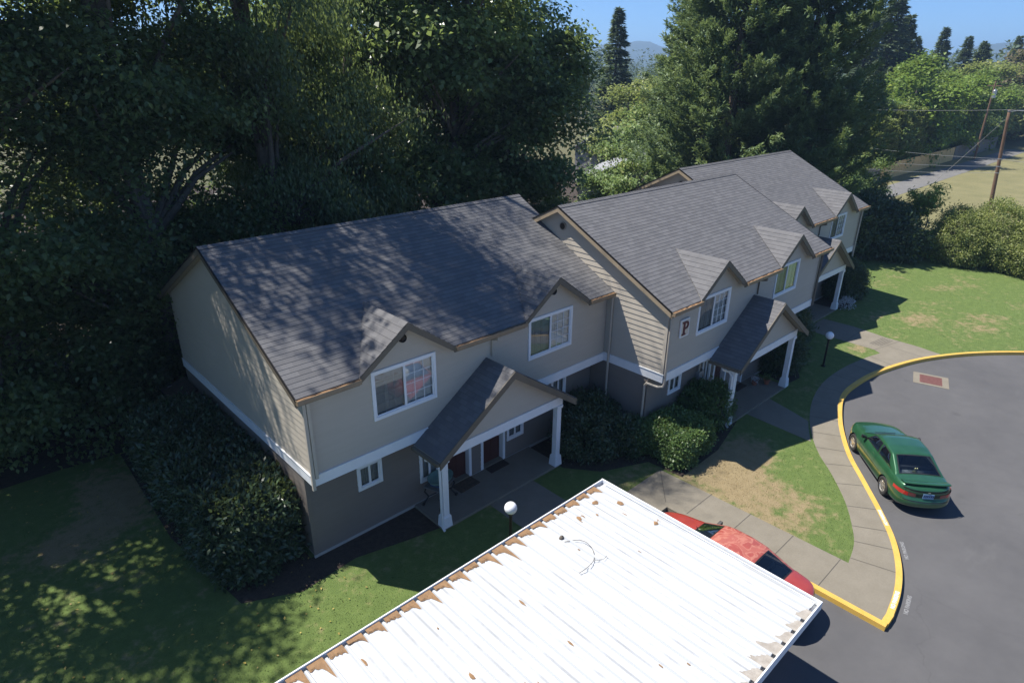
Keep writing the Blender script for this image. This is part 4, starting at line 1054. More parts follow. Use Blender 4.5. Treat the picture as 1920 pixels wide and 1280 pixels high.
hd = math.atan2(1.63, 1.95); ctr = Vector((15.58, -7.95, -.13))+Vector((math.sin(hd), -math.cos(hd), 0))*.75
gc, grw = car(ctr, hd, 'dark green two door car with boot spoiler parked along the curved yellow kerb', 'paint_green')
car(Vector((7.42, -7.16, -.13)), math.pi/2, 'red car with peeling faded roof paint parked beside the white carport', 'paint_red', spoiler=False)
# small plush toy on the green car's rear shelf
mb = MB()
for c, r_ in (((0, 0, .05), .055), ((.0, .0, .13), .042), ((.02, .05, .04), .028), ((.02, -.05, .04), .028), ((-.01, .03, .17), .02), ((-.01, -.03, .17), .02)):
    n = 8; mb.lathe([(r_*math.sin(math.pi*k/n), -r_*math.cos(math.pi*k/n)) for k in range(n+1)], c, 12)
M_['plush'] = mat('plush_yellow', (.55, .55, .28), .95)
wm = Matrix.Translation(ctr) @ Matrix.Rotation(hd, 4, 'Z')
o = mb.build('plush_toy', 'plush', smooth=True, loc=wm @ Vector((-1.36, .05, .905))); o.rotation_euler = (0, 0, hd); tag(o, 'small pale yellow plush toy on the rear shelf of the green car', 'toy')
mb = MB(); mb.box(-.09, .09, -.06, .06, 0, .02); mb.box(-.02, .06, -.05, .02, .02, .035)
o = mb.build('paper_stack', 'trim', loc=wm @ Vector((-1.33, .26, .905))); o.rotation_euler = (0, 0, hd+.3); tag(o, 'white papers lying on the rear shelf inside the green car', 'papers')

# ------------------------------------------------------------------ porch clutter
M_['mat_brown'] = m_mottle('door_mat', (.030, .022, .018), (.065, .045, .035), 20, .98, .5, 90, .01)
def doormat(x, y, rz, label, m='mat_brown'):
    mb = MB(); mb.box(-.40, .40, -.24, .24, 0, .014); mb.box(-.36, .36, -.20, .20, .014, .018)
    o = mb.build('door_mat', m, loc=(x, y, .086), bevel=.004); o.rotation_euler = (0, 0, rz); tag(o, label, 'door mat', 'mats on the porches')
M_['mat_leaf'] = m_mottle('patterned_mat', (.035, .035, .026), (.14, .09, .06), 10, .98, .4, 60, .01)
doormat(6.40, .42, .0, 'plain dark brown door mat in front of the right door of the nearest porch')
doormat(5.0, .27, .05, 'patterned leaf coloured door mat by the left door of the nearest porch', 'mat_leaf')
doormat(17.6, -2.06, .0, 'dark door mat on the porch of the middle section marked P')
M_['teal'] = m_mottle('teal_plastic', (.10, .22, .20), (.22, .34, .28), 5, .4, 0); M_['bluecloth'] = mat('blue_cloth', (.05, .09, .17), .9)
cart = empty('patio_cart', (3.92, .18, .086), .35, 'black metal patio cart with curved legs crowded against the nearest porch post', 'cart')
mb = MB(); mb.box(-.42, .42, -.30, .30, .62, .66); mb.build('table_top', 'cart_top', cart, bevel=.01) if False else None
M_['cart_top'] = m_mottle('cart_shelf', (.10, .10, .095), (.17, .16, .15), 6, .7, 0)
mb.build('table_top', 'cart_top', cart, bevel=.01)
for sx in (-1, 1):
    for sy in (-1, 1):
        mb = MB(); mb.tube([(sx*.36, sy*.24, .62), (sx*.40, sy*.27, .48), (sx*.30, sy*.2, .28), (sx*.40, sy*.28, .10), (sx*.44, sy*.30, .03)], .024, 7); mb.lathe([(.0, -.02), (.05, -.02), (.05, .02), (.0, .02)], (sx*.44, sy*.30, .05), 14, axis='y'); mb.build('leg', 'black', cart)
mb = MB(); mb.tube([(-.36, -.2, .3), (0, 0, .36), (.36, .2, .3)], .016, 6); mb.tube([(-.36, .2, .3), (0, 0, .34), (.36, -.2, .3)], .016, 6); mb.build('brace', 'black', cart)
mb = MB(); mb.lathe([(.0, .0), (.30, .0), (.42, .06), (.47, .13), (.48, .15), (.45, .14), (.38, .06), (.0, .03)], n=28)
o = mb.build('plastic_tray', 'teal', smooth=True, loc=(3.95, .17, .80)); o.scale = (1.0, .72, 1); o.rotation_euler = (0, .06, .35); tag(o, 'oval teal plastic tray heaped on top of the black patio cart', 'tray')
mb = MB(); mb.hexa([(-.3, -.22, 0), (.32, -.2, 0), (.3, .2, 0), (-.28, .22, 0), (-.22, -.15, .05), (.24, -.16, .06), (.22, .13, .05), (-.2, .15, .055)])
o = mb.build('folded_tarp', 'bluecloth', loc=(3.92, .18, .747), bevel=.02); o.rotation_euler = (0, 0, .5); tag(o, 'folded dark blue tarp under the teal tray on the patio cart', 'tarp')
M_['terracotta'] = m_mottle('terracotta', (.26, .085, .045), (.34, .12, .07), 8, .85, .1)

# little lean-to behind the laurel at the back of the end wall
sh = empty('lean_to', (0, 0, 0), 0, 'small dark lean-to shed against the back of the end wall, behind the laurel bush', 'shed')
mb = MB(); mb.box(-.72, -.66, 8.42, 9.5, 0, 1.86); mb.box(-.66, -.06, 8.42, 8.48, 0, 2.0); mb.box(-.66, -.06, 9.44, 9.5, 0, 2.0); mb.build('wall', 'siding_dark', sh)
mb = MB(); mb.hexa([(-.86, 8.3, 1.82), (-.045, 8.3, 2.06), (-.045, 9.6, 2.06), (-.86, 9.6, 1.82), (-.86, 8.3, 1.9), (-.045, 8.3, 2.14), (-.045, 9.6, 2.14), (-.86, 9.6, 1.9)]); mb.build('roof', 'mulch', sh)

# stake standing in the shrubs
mb = MB(); mb.box(-.045, .045, -.045, .045, 0, 1.02); mb.hexa([(-.045,-.045,1.02),(.045,-.045,1.02),(.045,.045,1.02),(-.045,.045,1.02),(-.03,-.03,1.06),(.03,-.03,1.06),(.03,.03,1.06),(-.03,.03,1.06)])
o = mb.build('wooden_stake', 'bark', loc=(9.95, -1.86, 0)); tag(o, 'weathered square wooden stake standing in the dark shrubs beside the nearest porch', 'stake')

# ------------------------------------------------------------------ vegetation
def leaf_object(name, pts, axis, nrm, ln, wd, tone, m, parent=None, loc=None, fold=.25):
    """one mesh of many separate diamond shaped leaves"""
    n = len(pts); ax = axis/np.linalg.norm(axis, axis=1, keepdims=True)
    side = np.cross(nrm, ax); side /= np.maximum(np.linalg.norm(side, axis=1, keepdims=True), 1e-6); up = np.cross(ax, side)
    ln = np.broadcast_to(ln, n)[:, None]; wd = np.broadcast_to(wd, n)[:, None]
    v = np.empty((n, 4, 3), np.float32)
    v[:, 0] = pts; v[:, 1] = pts+ax*ln*.45+side*wd*.5+up*wd*fold*.5; v[:, 2] = pts+ax*ln-up*ln*.12; v[:, 3] = pts+ax*ln*.45-side*wd*.5+up*wd*fold*.5
    me = bpy.data.meshes.new(name); me.vertices.add(4*n); me.vertices.foreach_set('co', v.ravel())
    me.loops.add(4*n); me.loops.foreach_set('vertex_index', np.arange(4*n, dtype=np.int32))
    me.polygons.add(n); me.polygons.foreach_set('loop_start', np.arange(0, 4*n, 4, dtype=np.int32))
    at = me.attributes.new('tone', 'FLOAT', 'POINT'); at.data.foreach_set('value', np.repeat(np.clip(tone, 0, 1).astype(np.float32), 4))
    me.materials.append(M_[m]); me.update(calc_edges=True)
    o = bpy.data.objects.new(name, me); C.objects.link(o)
    if parent: o.parent = parent
    if loc is not None: o.location = loc
    return o
def unit(n): v = rng.normal(size=(n, 3)); return v/np.linalg.norm(v, axis=1, keepdims=True)
def clumps_in(ells, n, shell=.55):
    E_ = np.array([tuple(e)+(1.,)*(7-len(e)) for e in ells], float); wts = (E_[:, 3]*E_[:, 4]*E_[:, 5])**.67*E_[:, 6]; k = rng.choice(len(E_), n*2, p=wts/wts.sum())
    d = unit(n*2); rad = shell+(1-shell)*rng.random(n*2)**.6; p = E_[k, :3]+d*rad[:, None]*E_[k, 3:6]
    ok = np.ones(len(p), bool)
    for j, e in enumerate(E_):
        q = (((p-e[:3])/e[3:6])**2).sum(1); ok &= ~((q < .30) & (k != j))
    p, d = p[ok][:n], d[ok][:n]; return p, d
def leaves_at(p, d, per, rad, flat=.65):
    m = len(p); idx = np.repeat(np.arange(m), per)
    q = p[idx]+rng.normal(size=(m*per, 3))*rad*np.array([1, 1, flat]); return q, d[idx], idx
def broad_tree(name, loc, trunk_h, trunk_r, ells, label, cat='tree', group=None, leaf='leaf_dark', n_cl=900, per=70, rad=.45, ln=.20, wd=.13, droop=.3, bark='bark', limbs=14, lean=(0, 0), bias=0., shell=.5, bough=19):
    t = empty(name, loc, 0, label, cat, group)
    nb = max(8, int(n_cl/bough)); bp, bd = clumps_in(ells, nb, shell)             # boughs first, then leaf clumps along each bough
    k = rng.integers(0, len(bp), n_cl); size = np.mean([e[3] for e in ells])*.24*rng.uniform(.55, 1.35, len(bp)); fine_ = rng.normal(size=(n_cl, 3))*size[k][:, None]*np.array([1, 1, .34])
    p = bp[k]+fine_+bd[k]*(rng.random(n_cl)*.5)[:, None]; d = bd[k]; p[:, 2] -= .32*np.hypot(fine_[:, 0], fine_[:, 1])
    p[:, 2] = np.maximum(p[:, 2], .15)
    q, dd, idx = leaves_at(p, d, per, rad)
    keep = q[:, 2] > .05; q, dd, idx = q[keep], dd[keep], idx[keep]
    ax = unit(len(q))*np.array([1, 1, .6])*.9+dd*.4+np.array([0, 0, -droop]); nr = unit(len(q))*.75+np.array([0, 0, 1.35])+dd*.35
    bt = rng.normal(0, .12, len(bp)); ct = rng.normal(.40+bias, .11, len(p))+bt[k]; tone = ct[idx]+rng.normal(0, .17, len(q))
    sc = rng.uniform(.7, 1.25, len(q))
    leaf_object('crown', q, ax, nr, ln*sc, wd*sc, tone, leaf, t)
    mb = MB(); top = Vector((lean[0], lean[1], trunk_h)); n = 9
    path = [Vector((lean[0]*(k/n)**1.3+.12*math.sin(k*1.3+loc[0]), lean[1]*(k/n)**1.3+.12*math.cos(k*1.7+loc[1]), trunk_h*k/n)) for k in range(n+1)]
    mb.tube(path, [trunk_r*(1.25 if k == 0 else 1)*(1-.75*k/n) for k in range(n+1)], 10)
    sel = rng.choice(len(p), min(limbs, len(p)), replace=False)
    for k in sel:
        e = Vector(p[k]); h = min(max(.25, (e.z/trunk_h)*.72), .92)*n; i = int(h); a = path[i]
        md = a.lerp(e, .5)+Vector((0, 0, .5)); r0 = trunk_r*(1-.75*i/n)*.5
        mb.tube([a, a.lerp(md, .55), md, md.lerp(e, .6), e], [r0, r0*.8, r0*.55, r0*.35, .012], 6)
    mb.build('trunk', bark, t, smooth=True)
    return t
def conifer(name, loc, h, rmax, label, cat='tree', group=None, leaf='leaf_fir', n_br=150, per=90, ln=.34, wd=.11, z0=.06, up=.25, dense=1., power=.85, bias=0., bark='bark_brown', sprays=0):
    t = empty(name, loc, 0, label, cat, group)
    zz = z0+(1-z0)*(rng.random(n_br)**.9); ang = rng.random(n_br)*2*math.pi
    R_ = rmax*np.minimum(1, (1-zz)**power*1.02+.015)*rng.uniform(.72, 1.1, n_br)
    P, A, T = [], [], []
    for k in range(n_br):
        m = max(12, int(per*(.35+.65*R_[k]/rmax)*dense)); s = rng.random(m)**.55
        dirv = np.array([math.cos(ang[k]), math.sin(ang[k]), 0]); z = zz[k]*h
        drop = -.22*R_[k]*s+up*R_[k]*s**2.2
        wdt = (.22+.30*R_[k]/max(rmax, .1))*R_[k]*.55*(1-.75*s)+.06
        sidev = np.array([-dirv[1], dirv[0], 0]); off = rng.normal(size=m)*wdt
        P.append(dirv*(R_[k]*s)[:, None]+sidev*off[:, None]+np.array([0, 0, 1])*(z+drop+rng.normal(size=m)*.10*wdt-.06*abs(off))[:, None])
        A.append(dirv*1.0+sidev*np.sign(off)[:, None]*.55+rng.normal(size=(m, 3))*.30+np.array([0, 0, up*1.0]))
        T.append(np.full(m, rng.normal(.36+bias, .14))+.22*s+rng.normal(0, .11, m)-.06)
    if sprays:                                             # plumes of foliage standing out at the branch ends
        for k in range(n_br):
            dirv = np.array([math.cos(ang[k]), math.sin(ang[k]), 0]); sidev = np.array([-dirv[1], dirv[0], 0])
            for q in range(sprays):
                s0 = rng.uniform(.55, 1.22); base = dirv*R_[k]*s0+sidev*rng.normal()*.16*R_[k]+np.array([0, 0, zz[k]*h-.2*R_[k]*s0+up*R_[k]*s0**2.2+rng.normal()*.3])
                L = rng.uniform(.9, 2.2); m = int(64*L); t_ = rng.random(m); dr = dirv*.75+sidev*rng.normal()*.45+np.array([0, 0, rng.uniform(.25, .8)]); dr /= np.linalg.norm(dr)
                P.append(base+dr*(L*t_)[:, None]+rng.normal(size=(m, 3))*(.20*(1-.7*t_))[:, None]); A.append(dr+rng.normal(size=(m, 3))*.45)
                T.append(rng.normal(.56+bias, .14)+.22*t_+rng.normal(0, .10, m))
    P, A, T = np.concatenate(P), np.concatenate(A), np.concatenate(T); keep = P[:, 2] > .1; P, A, T = P[keep], A[keep], T[keep]
    sc = rng.uniform(.7, 1.25, len(P))
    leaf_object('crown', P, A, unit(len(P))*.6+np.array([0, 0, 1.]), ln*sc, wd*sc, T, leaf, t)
    mb = MB(); mb.tube([(0, 0, h*k/6) for k in range(7)], [max(.03, .022*h*(1-k/6.3)) for k in range(7)], 8)
    for k in range(0, n_br, 5):
        z = zz[k]*h; mb.tube([(0, 0, z), (math.cos(ang[k])*R_[k]*.5, math.sin(ang[k])*R_[k]*.5, z-.07*R_[k]), (math.cos(ang[k])*R_[k]*.85, math.sin(ang[k])*R_[k]*.85, z)], [.05, .035, .012], 5)
    mb.build('trunk', bark, t, smooth=True)
    return t
def shrub(name, loc, ells, label, leaf='leaf_laurel', n_cl=200, per=60, rad=.14, ln=.13, wd=.07, group=None, cat='shrub', bias=0., shell=.7, box=None, stems=8):
    """rounded or clipped bush: leaves over stems; box = (x0,x1,y0,y1,h) for a clipped block"""
    t = empty(name, loc, 0, label, cat, group)
    if box:
        bx0, bx1, by0, by1, h = box; n = n_cl; f_ = rng.random(n); p = np.column_stack([rng.uniform(bx0, bx1, n), rng.uniform(by0, by1, n), rng.uniform(.05, h, n)]); d = np.zeros((n, 3))
        a_top, a_x, a_y = (bx1-bx0)*(by1-by0), (by1-by0)*h*2, (bx1-bx0)*h*2; tot = a_top+a_x+a_y
        c = rng.random(n)*tot; i = c < a_top; p[i, 2] = h-abs(rng.normal(0, .12, i.sum())); d[i] = (0, 0, 1)
        i = (c >= a_top) & (c < a_top+a_x); sgn = rng.random(n) < .5
        j = i & sgn; p[j, 0] = bx0+abs(rng.normal(0, .12, j.sum())); d[j] = (-1, 0, .3); j = i & ~sgn; p[j, 0] = bx1-abs(rng.normal(0, .1, j.sum())); d[j] = (1, 0, .3)
        i = c >= a_top+a_x; j = i & sgn; p[j, 1] = by0+abs(rng.normal(0, .12, j.sum())); d[j] = (0, -1, .3); j = i & ~sgn; p[j, 1] = by1-abs(rng.normal(0, .1, j.sum())); d[j] = (0, 1, .3)
        # soften the block: swell and sag
        p[:, 2] += .10*np.sin(p[:, 0]*2.1+p[:, 1]*1.3)*(p[:, 2]/h); p[:, :2] += .10*np.sin(p[:, [1, 0]]*1.9+p[:, [2]]*2.3)
        ctr_ = np.array([(bx0+bx1)/2, (by0+by1)/2, h*.4]); ex = np.array([(bx1-bx0)/2, (by1-by0)/2, h*.6])
        e = np.abs((p-ctr_)/ex); cor = np.clip(((e**4).sum(1))**.25-1.02, 0, 1); p = ctr_+(p-ctr_)*(1-.75*cor)[:, None]
    else: p, d = clumps_in(ells, n_cl, shell)
    q, dd, idx = leaves_at(p, d, per, rad, .8); keep = q[:, 2] > .03; q, dd, idx = q[keep], dd[keep], idx[keep]
    ax = unit(len(q))*.8+dd*.8+np.array([0, 0, .15]); nr = unit(len(q))*.6+dd+np.array([0, 0, .5])
    tone = rng.normal(.42+bias, .13, len(p))[idx]+rng.normal(0, .17, len(q)); sc = rng.uniform(.7, 1.3, len(q))
    leaf_object('foliage', q, ax, nr, ln*sc, wd*sc, tone, leaf, t)
    mb = MB(); sel = rng.choice(len(p), min(stems, len(p)), replace=False); cm = p.mean(0)
    for k in sel:
        e = Vector(p[k]); b = Vector((cm[0]*.7+e.x*.3, cm[1]*.7+e.y*.3, 0)); mb.tube([b, b.lerp(e, .5)+Vector((0, 0, .08)), e], [.03, .02, .008], 5)
    mb.build('stems', 'bark_brown', t)
    return t
def at(px, d, z=0.):                                        # ground point d metres from the viewpoint on the bearing of a photo column
    a = YAW+math.atan((px-960)/1301.0)
    return (CAM[0]+d*math.sin(a), CAM[1]+d*math.cos(a), z)

# --- the dark belt of big trees behind and left of the block
BELT = 'tall dark trees behind the apartment block'
broad_tree('broadleaf_tree', (-4.0,13.4,0), 26, .40, [(-.4,-1.2,21,3.6,3.6,6,.36),(0,0,14,4.0,3.6,5),(.2,-1.0,8.5,4.4,3.4,5),(1.4,-.6,3.6,3.8,3.0,3.2),(-1.2,-1.8,5.0,2.8,2.2,3.4)], 'huge dark tree at the left edge, its foliage hanging down to the shaded lawn', group=BELT, leaf='leaf_dark', n_cl=1250, per=70, limbs=30)
broad_tree('broadleaf_tree', (.6,12.9,0), 28, .42, [(-.6,-1.0,22.5,3.4,3.6,6,.36),(0,-.2,15,3.8,3.2,4.6),(1.4,.4,9.5,3.4,2.8,4.5),(.6,1.0,4.5,3,2.2,3)], 'tall dark tree behind the left end of the nearest roof, left of the weeping tree', group=BELT, leaf='leaf_dark', n_cl=1250, per=70, limbs=26, bias=-.03)
broad_tree('weeping_tree', (5.4,13.2,0), 27, .38, [(-3.3,-1.2,21.5,2.6,3.6,6,.4),(-.2,.2,14,3.2,2.8,4.2),(1.8,.6,10,3.4,2.6,4.0),(2.4,.6,7.5,2.8,2.2,3.0)], 'weeping fine leaved tree with hanging twigs behind the middle of the nearest roof', group=BELT, leaf='leaf_birch', n_cl=1300, per=85, ln=.17, wd=.085, droop=1.5, rad=.48, limbs=34)
broad_tree('broadleaf_tree', (10.8,15.6,0), 17.5, .30, [(0,0,13,3.0,2.8,4.4),(.2,-.4,8,3.0,2.6,3.8)], 'slim tree between the weeping tree and the forked maple', group=BELT, leaf='leaf_birch', n_cl=560, per=75, ln=.19, wd=.10, limbs=20, droop=.8)
broad_tree('maple_tree', (15.6,15.6,0), 19, .42, [(0,0,15,4.4,4.0,5),(1.2,-.6,10,4.2,3.6,4.2),(-.8,-.4,6,3.4,3,3)], 'large leaved maple with a leaning forked trunk behind the right end of the nearest roof', group=BELT, leaf='leaf_maple', n_cl=880, per=62, ln=.27, wd=.21, rad=.5, limbs=40, lean=(3.2,0), bias=.04)
broad_tree('maple_tree', (20.4,14.6,0), 19, .34, [(-.6,0,15,3.5,3.4,5.2),(.0,-.6,9.6,3.7,3.2,4.4),(.2,-.6,4.6,3.2,3,3)], 'dark round maple behind the step between the two nearest roofs, against the sky', group=BELT, leaf='leaf_maple', n_cl=860, per=62, ln=.25, wd=.19, rad=.48, limbs=26, bias=-.02)
broad_tree('broadleaf_tree', (-8.8,9.9,0), 19.5, .34, [(0,0,14.6,3.4,3.6,5.2),(.4,.2,10,3.2,3.2,3.6)], 'tall tree standing outside the left edge, whose shade dapples the lawn', group=BELT, leaf='leaf_dark', n_cl=430, per=60, limbs=14, bough=14)
for x, y, h, lab in ((-18,4,19,'unseen tree added well outside the left edge to block sky light, nearest the carport'), (-16.5,13,21,'unseen tree added well outside the left edge to block sky light, behind its partner')):
    broad_tree('broadleaf_tree', (x,y,0), h, .34, [(0,0,h*.6,4.4,4.4,h*.38),(.3,-.2,h*.3,4.0,4.0,h*.26)], lab, group=BELT, leaf='leaf_dark', n_cl=330, per=40, ln=.32, wd=.22, rad=.6, limbs=10)  # added unseen trees that cut the sky light on the left end wall
for x, y, h, bi, lab in ((-8,23,21,0,'dark tree deep in the wood at the far left'), (1.5,22,22,-.05,'dark tree deep in the wood, behind the weeping tree'), (10.5,22.5,21,.03,'tall tree deep in the wood between the weeping tree and the forked maple'), (19,23.5,20,0,'dark tree deep in the wood behind the forked maple')):
    broad_tree('broadleaf_tree', (x,y,0), h, .34, [(0,0,h*.66,4.6,4.0,h*.36),(.5,-.4,h*.32,4.2,3.6,h*.26)], lab, group=BELT, leaf='leaf_dark', n_cl=620, per=48, ln=.27, wd=.19, rad=.6, limbs=14, bias=bi)
UNDER = 'understorey shrubs under the big trees'
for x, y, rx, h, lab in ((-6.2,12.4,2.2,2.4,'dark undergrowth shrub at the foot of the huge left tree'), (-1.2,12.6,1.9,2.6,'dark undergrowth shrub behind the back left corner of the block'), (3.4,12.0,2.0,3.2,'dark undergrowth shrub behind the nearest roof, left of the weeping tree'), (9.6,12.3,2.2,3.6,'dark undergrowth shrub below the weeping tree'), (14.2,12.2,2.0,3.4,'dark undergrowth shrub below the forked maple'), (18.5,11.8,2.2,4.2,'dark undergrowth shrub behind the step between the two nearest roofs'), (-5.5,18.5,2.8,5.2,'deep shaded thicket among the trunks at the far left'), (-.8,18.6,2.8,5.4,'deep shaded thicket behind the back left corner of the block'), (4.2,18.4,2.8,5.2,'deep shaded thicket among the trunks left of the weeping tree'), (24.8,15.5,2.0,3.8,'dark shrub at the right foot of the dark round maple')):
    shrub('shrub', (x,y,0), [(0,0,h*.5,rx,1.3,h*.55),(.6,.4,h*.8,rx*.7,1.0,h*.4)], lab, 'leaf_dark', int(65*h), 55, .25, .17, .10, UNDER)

# --- bushes round the block
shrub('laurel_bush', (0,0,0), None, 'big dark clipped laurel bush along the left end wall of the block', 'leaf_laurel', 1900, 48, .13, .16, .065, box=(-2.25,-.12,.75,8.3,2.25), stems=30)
BU = 'shrubs planted along the front of the block'
shrub('dark_shrub', (9.4,-.9,0), [(0,0,.65,1.1,1.05,.85),(.9,.7,.8,1.0,.9,.85),(.9,-.7,.55,.8,.8,.75)], 'sprawling dark shrub beside the right post of the nearest porch', 'leaf_laurel', 420, 60, .13, .11, .045, BU, bias=-.02)
shrub('clipped_hedge', (11.65,-2.95,0), None, 'bright green clipped hedge, its flat top in the sun below the letter P', 'leaf_hedge_light', 760, 66, .10, .085, .05, BU, box=(-.95,.95,-.90,.85,1.08), bias=.08)
shrub('clipped_hedge', (10.75,-2.0,0), [(0,0,.48,.75,.6,.55)], 'low ragged shrub between the wooden stake and the bright clipped hedge', 'leaf_box', 130, 60, .11, .085, .04, BU, bias=-.02)
shrub('round_shrub', (14.15,-2.75,0), [(0,0,.75,.95,.8,.90),(-.3,.4,.75,.9,.65,.85)], 'dark round shrub at the left post of the middle porch', 'leaf_box', 260, 60, .11, .09, .05, BU, bias=-.12)
shrub('round_shrub', (12.9,-1.6,0), [(0,0,.5,.9,.4,.6)], 'low dark shrub against the wall under the small window below the letter P', 'leaf_laurel', 110, 55, .11, .09, .045, BU, bias=-.05)
shrub('rhododendron', (20.6,-2.3,0), [(0,0,.8,1.0,.9,1.0),(1.0,.8,.8,1.1,.9,.95),(-.2,-.2,1.2,.6,.5,.5)], 'dark rhododendron with a pale shoot at the right post of the middle porch', 'leaf_laurel', 340, 55, .14, .15, .06, BU)
shrub('rhododendron', (23.6,-1.2,0), [(0,0,.8,1.1,1.0,.95),(1.2,.5,.75,1.0,.8,.9)], 'dark rhododendron between the middle porch and the far porch', 'leaf_laurel', 300, 55, .14, .15, .06, BU)
shrub('round_shrub', (32.9,-.2,0), [(0,0,.95,1.35,1.15,1.15),(.7,.3,1.1,.9,.8,.9)], 'dark spreading shrub on the lawn at the right post of the far porch', 'leaf_laurel', 420, 55, .15, .13, .06, BU)
t = shrub('silver_plant', (31.1,-1.15,0), [(0,0,.26,.45,.36,.30),(.35,.1,.2,.3,.25,.25)], 'small silvery white flowering plant at the foot of the far porch post', 'petal', 46, 16, .10, .09, .05, cat='plant')
for x, y, s, lab in ((20.3,-2.35,.75,'pot plant'),):
    pass
def pot(x, y, s, label, plant):
    t = empty('flower_pot', (x, y, .086), 0, label, 'flower pot', 'flower pots on the middle porch')
    mb = MB(); mb.lathe([(.0, 0), (.095*s, 0), (.13*s, .20*s), (.145*s, .20*s), (.145*s, .245*s), (.125*s, .245*s), (.115*s, .21*s), (0, .20*s)], n=20); mb.build('pot', 'terracotta', t)
    q = np.array([0, 0, .26*s])+rng.normal(size=(160, 3))*np.array([.10, .10, .08])*s; leaf_object('plant', q, unit(160)+np.array([0, 0, .6]), unit(160)+np.array([0, 0, 1]), .07, .04, rng.normal(.45, .2, 160), plant, t)
pot(18.75, -2.75, 1.0, 'terracotta flower pot with a green plant near the edge of the middle porch', 'leaf_box')
pot(18.3, -2.45, .85, 'small terracotta flower pot with silvery foliage on the middle porch', 'petal')

# --- hedge at the far side of the lawn
HG = 'hedge row at the end of the lawn'
shrub('laurel_bush', (43.3,3.0,0), [(0,0,1.9,2.3,2.1,2.4),(1.6,-1.0,1.8,1.7,1.6,2.2),(.6,-2.4,1.5,1.4,1.5,1.9)], 'big dark laurel at the left end of the far hedge, past the block', 'leaf_laurel', 640, 55, .28, .22, .10, HG, stems=14)
shrub('laurel_bush', (40.5,5.6,0), [(0,0,1.6,2.2,1.7,1.9)], 'dark shrub behind the far right corner of the block', 'leaf_laurel', 260, 50, .28, .22, .10, HG)
broad_tree('sumac_tree', (46.6,-.2,0), 3.8, .07, [(0,0,2.5,1.35,1.2,1.5),(.5,.3,4.1,.7,.7,.8),(-.1,-.7,1.2,.9,.7,.9)], 'young bright green sumac with feathery leaves rising above the far hedge', group=HG, leaf='leaf_lime', n_cl=150, per=46, bough=5, rad=.24, ln=.30, wd=.09, limbs=10, bias=.25)
for k, (x, y, rx, h, lf, lab) in enumerate(((46.2,-2.6,1.7,3.7,'leaf_olive','olive green hedge bush just right of the sumac'), (47.0,-4.6,1.8,4.3,'leaf_olive','tall olive green hedge bush in front of the leaning utility pole'), (46.6,-6.7,1.8,3.5,'leaf_olive','olive green hedge bush right of the pole'), (47.6,-8.7,2.0,4.0,'leaf_olive','olive green hedge bush at the right edge'), (48.6,-11,2.0,3.8,'leaf_olive','olive green hedge bush beyond the right edge'))):
    shrub('hedge_bush', (x,y,0), [(0,0,h*.45,rx,1.6,h*.52),(.4,.5,h*.68,rx*.7,1.1,h*.34),(-.3,-.6,h*.35,rx*.8,1.1,h*.38)], lab, lf, 430, 52, .20, .13, .065, HG, bias=-.02)

# --- conifers behind the far section
CE = 'big cedars behind the far end of the block'
conifer('cedar_tree', at(1378,51), 23, 5.3, 'tallest dark cedar behind the far roof, left of its partner', group=CE, leaf='leaf_cedar', sprays=4, n_br=294, per=73, ln=.34, wd=.10, up=.5, power=.68, z0=.03)
conifer('cedar_tree', at(1512,53), 22, 5.2, 'dark cedar at the far right of the pair rising behind the far roof', group=CE, leaf='leaf_cedar', sprays=4, n_br=283, per=72, ln=.34, wd=.10, up=.55, power=.60, z0=.03, bias=-.05)
conifer('cedar_tree', at(1316,56), 18.5, 3.9, 'shorter paler cedar left of the two big cedars', group=CE, leaf='leaf_cedar', sprays=4, n_br=199, per=64, ln=.34, wd=.10, up=.5, power=.65, z0=.03, bias=.06)
conifer('cedar_tree', at(1438,57), 24, 5.2, 'tall cedar standing behind and between the two big cedars', group=CE, leaf='leaf_cedar', sprays=4, n_br=221, per=64, ln=.34, wd=.10, up=.5, power=.68, z0=.03, bias=-.02)

# --- trees in the gap and in the distance: each kind built twice, then copied
FAR = 'trees beyond the block and the fence'
def far_broad(leaf, label, h, rw, n_cl=260, per=34, ln=.5, bias=0.):
    return broad_tree('broadleaf_tree', (0,0,0), h*.8, .3, [(0,0,h*.62,rw,rw,h*.38),(rw*.35,-rw*.2,h*.42,rw*.8,rw*.8,h*.28),(-rw*.4,.2,h*.36,rw*.75,rw*.7,h*.26)], label, group=FAR, leaf=leaf, n_cl=n_cl, per=per, rad=.09*rw+.25, ln=ln, wd=ln*.7, limbs=10, bias=bias)
def place(src, first, px, d, s, label, rz=0., sx=1.):
    if px > 1640:
        df = 26.9/math.cos(YAW+math.atan((px-960)/1270.))+13; s = s*max(1, df/d)**.9; d = max(d, df)
    o = src if first else copy_tree(src)
    o.location = at(px, d, -.18 if d > 50 else 0); o.scale = (s*sx, s*sx, s); o.rotation_euler = (0, 0, rz); o['label'] = label; return o
def run(src, items):
    for i, it in enumerate(items): place(src, i == 0, it[0], it[1], it[2], it[3], rz=i*2.1+.4, sx=it[4] if len(it) > 4 else 1.)
mid_t = far_broad('leaf_mid', '', 10, 3.6, 330, 40, .34, .05)
olive_t = far_broad('leaf_olive', '', 12, 4.0, 330, 36, .42)
lime_t = far_broad('leaf_lime', '', 13, 4.6, 420, 40, .46, .08)
dark_t = far_broad('leaf_dark', '', 12, 4.2, 300, 34, .45, .08)
rust_t = far_broad('leaf_rust', '', 12, 4.0, 300, 34, .42)
fir_t = conifer('fir_tree', (0,0,0), 20, 4.5, '', group=FAR, leaf='leaf_fir', n_br=330, per=54, ln=.7, wd=.22, up=.12, power=.9, z0=.08)
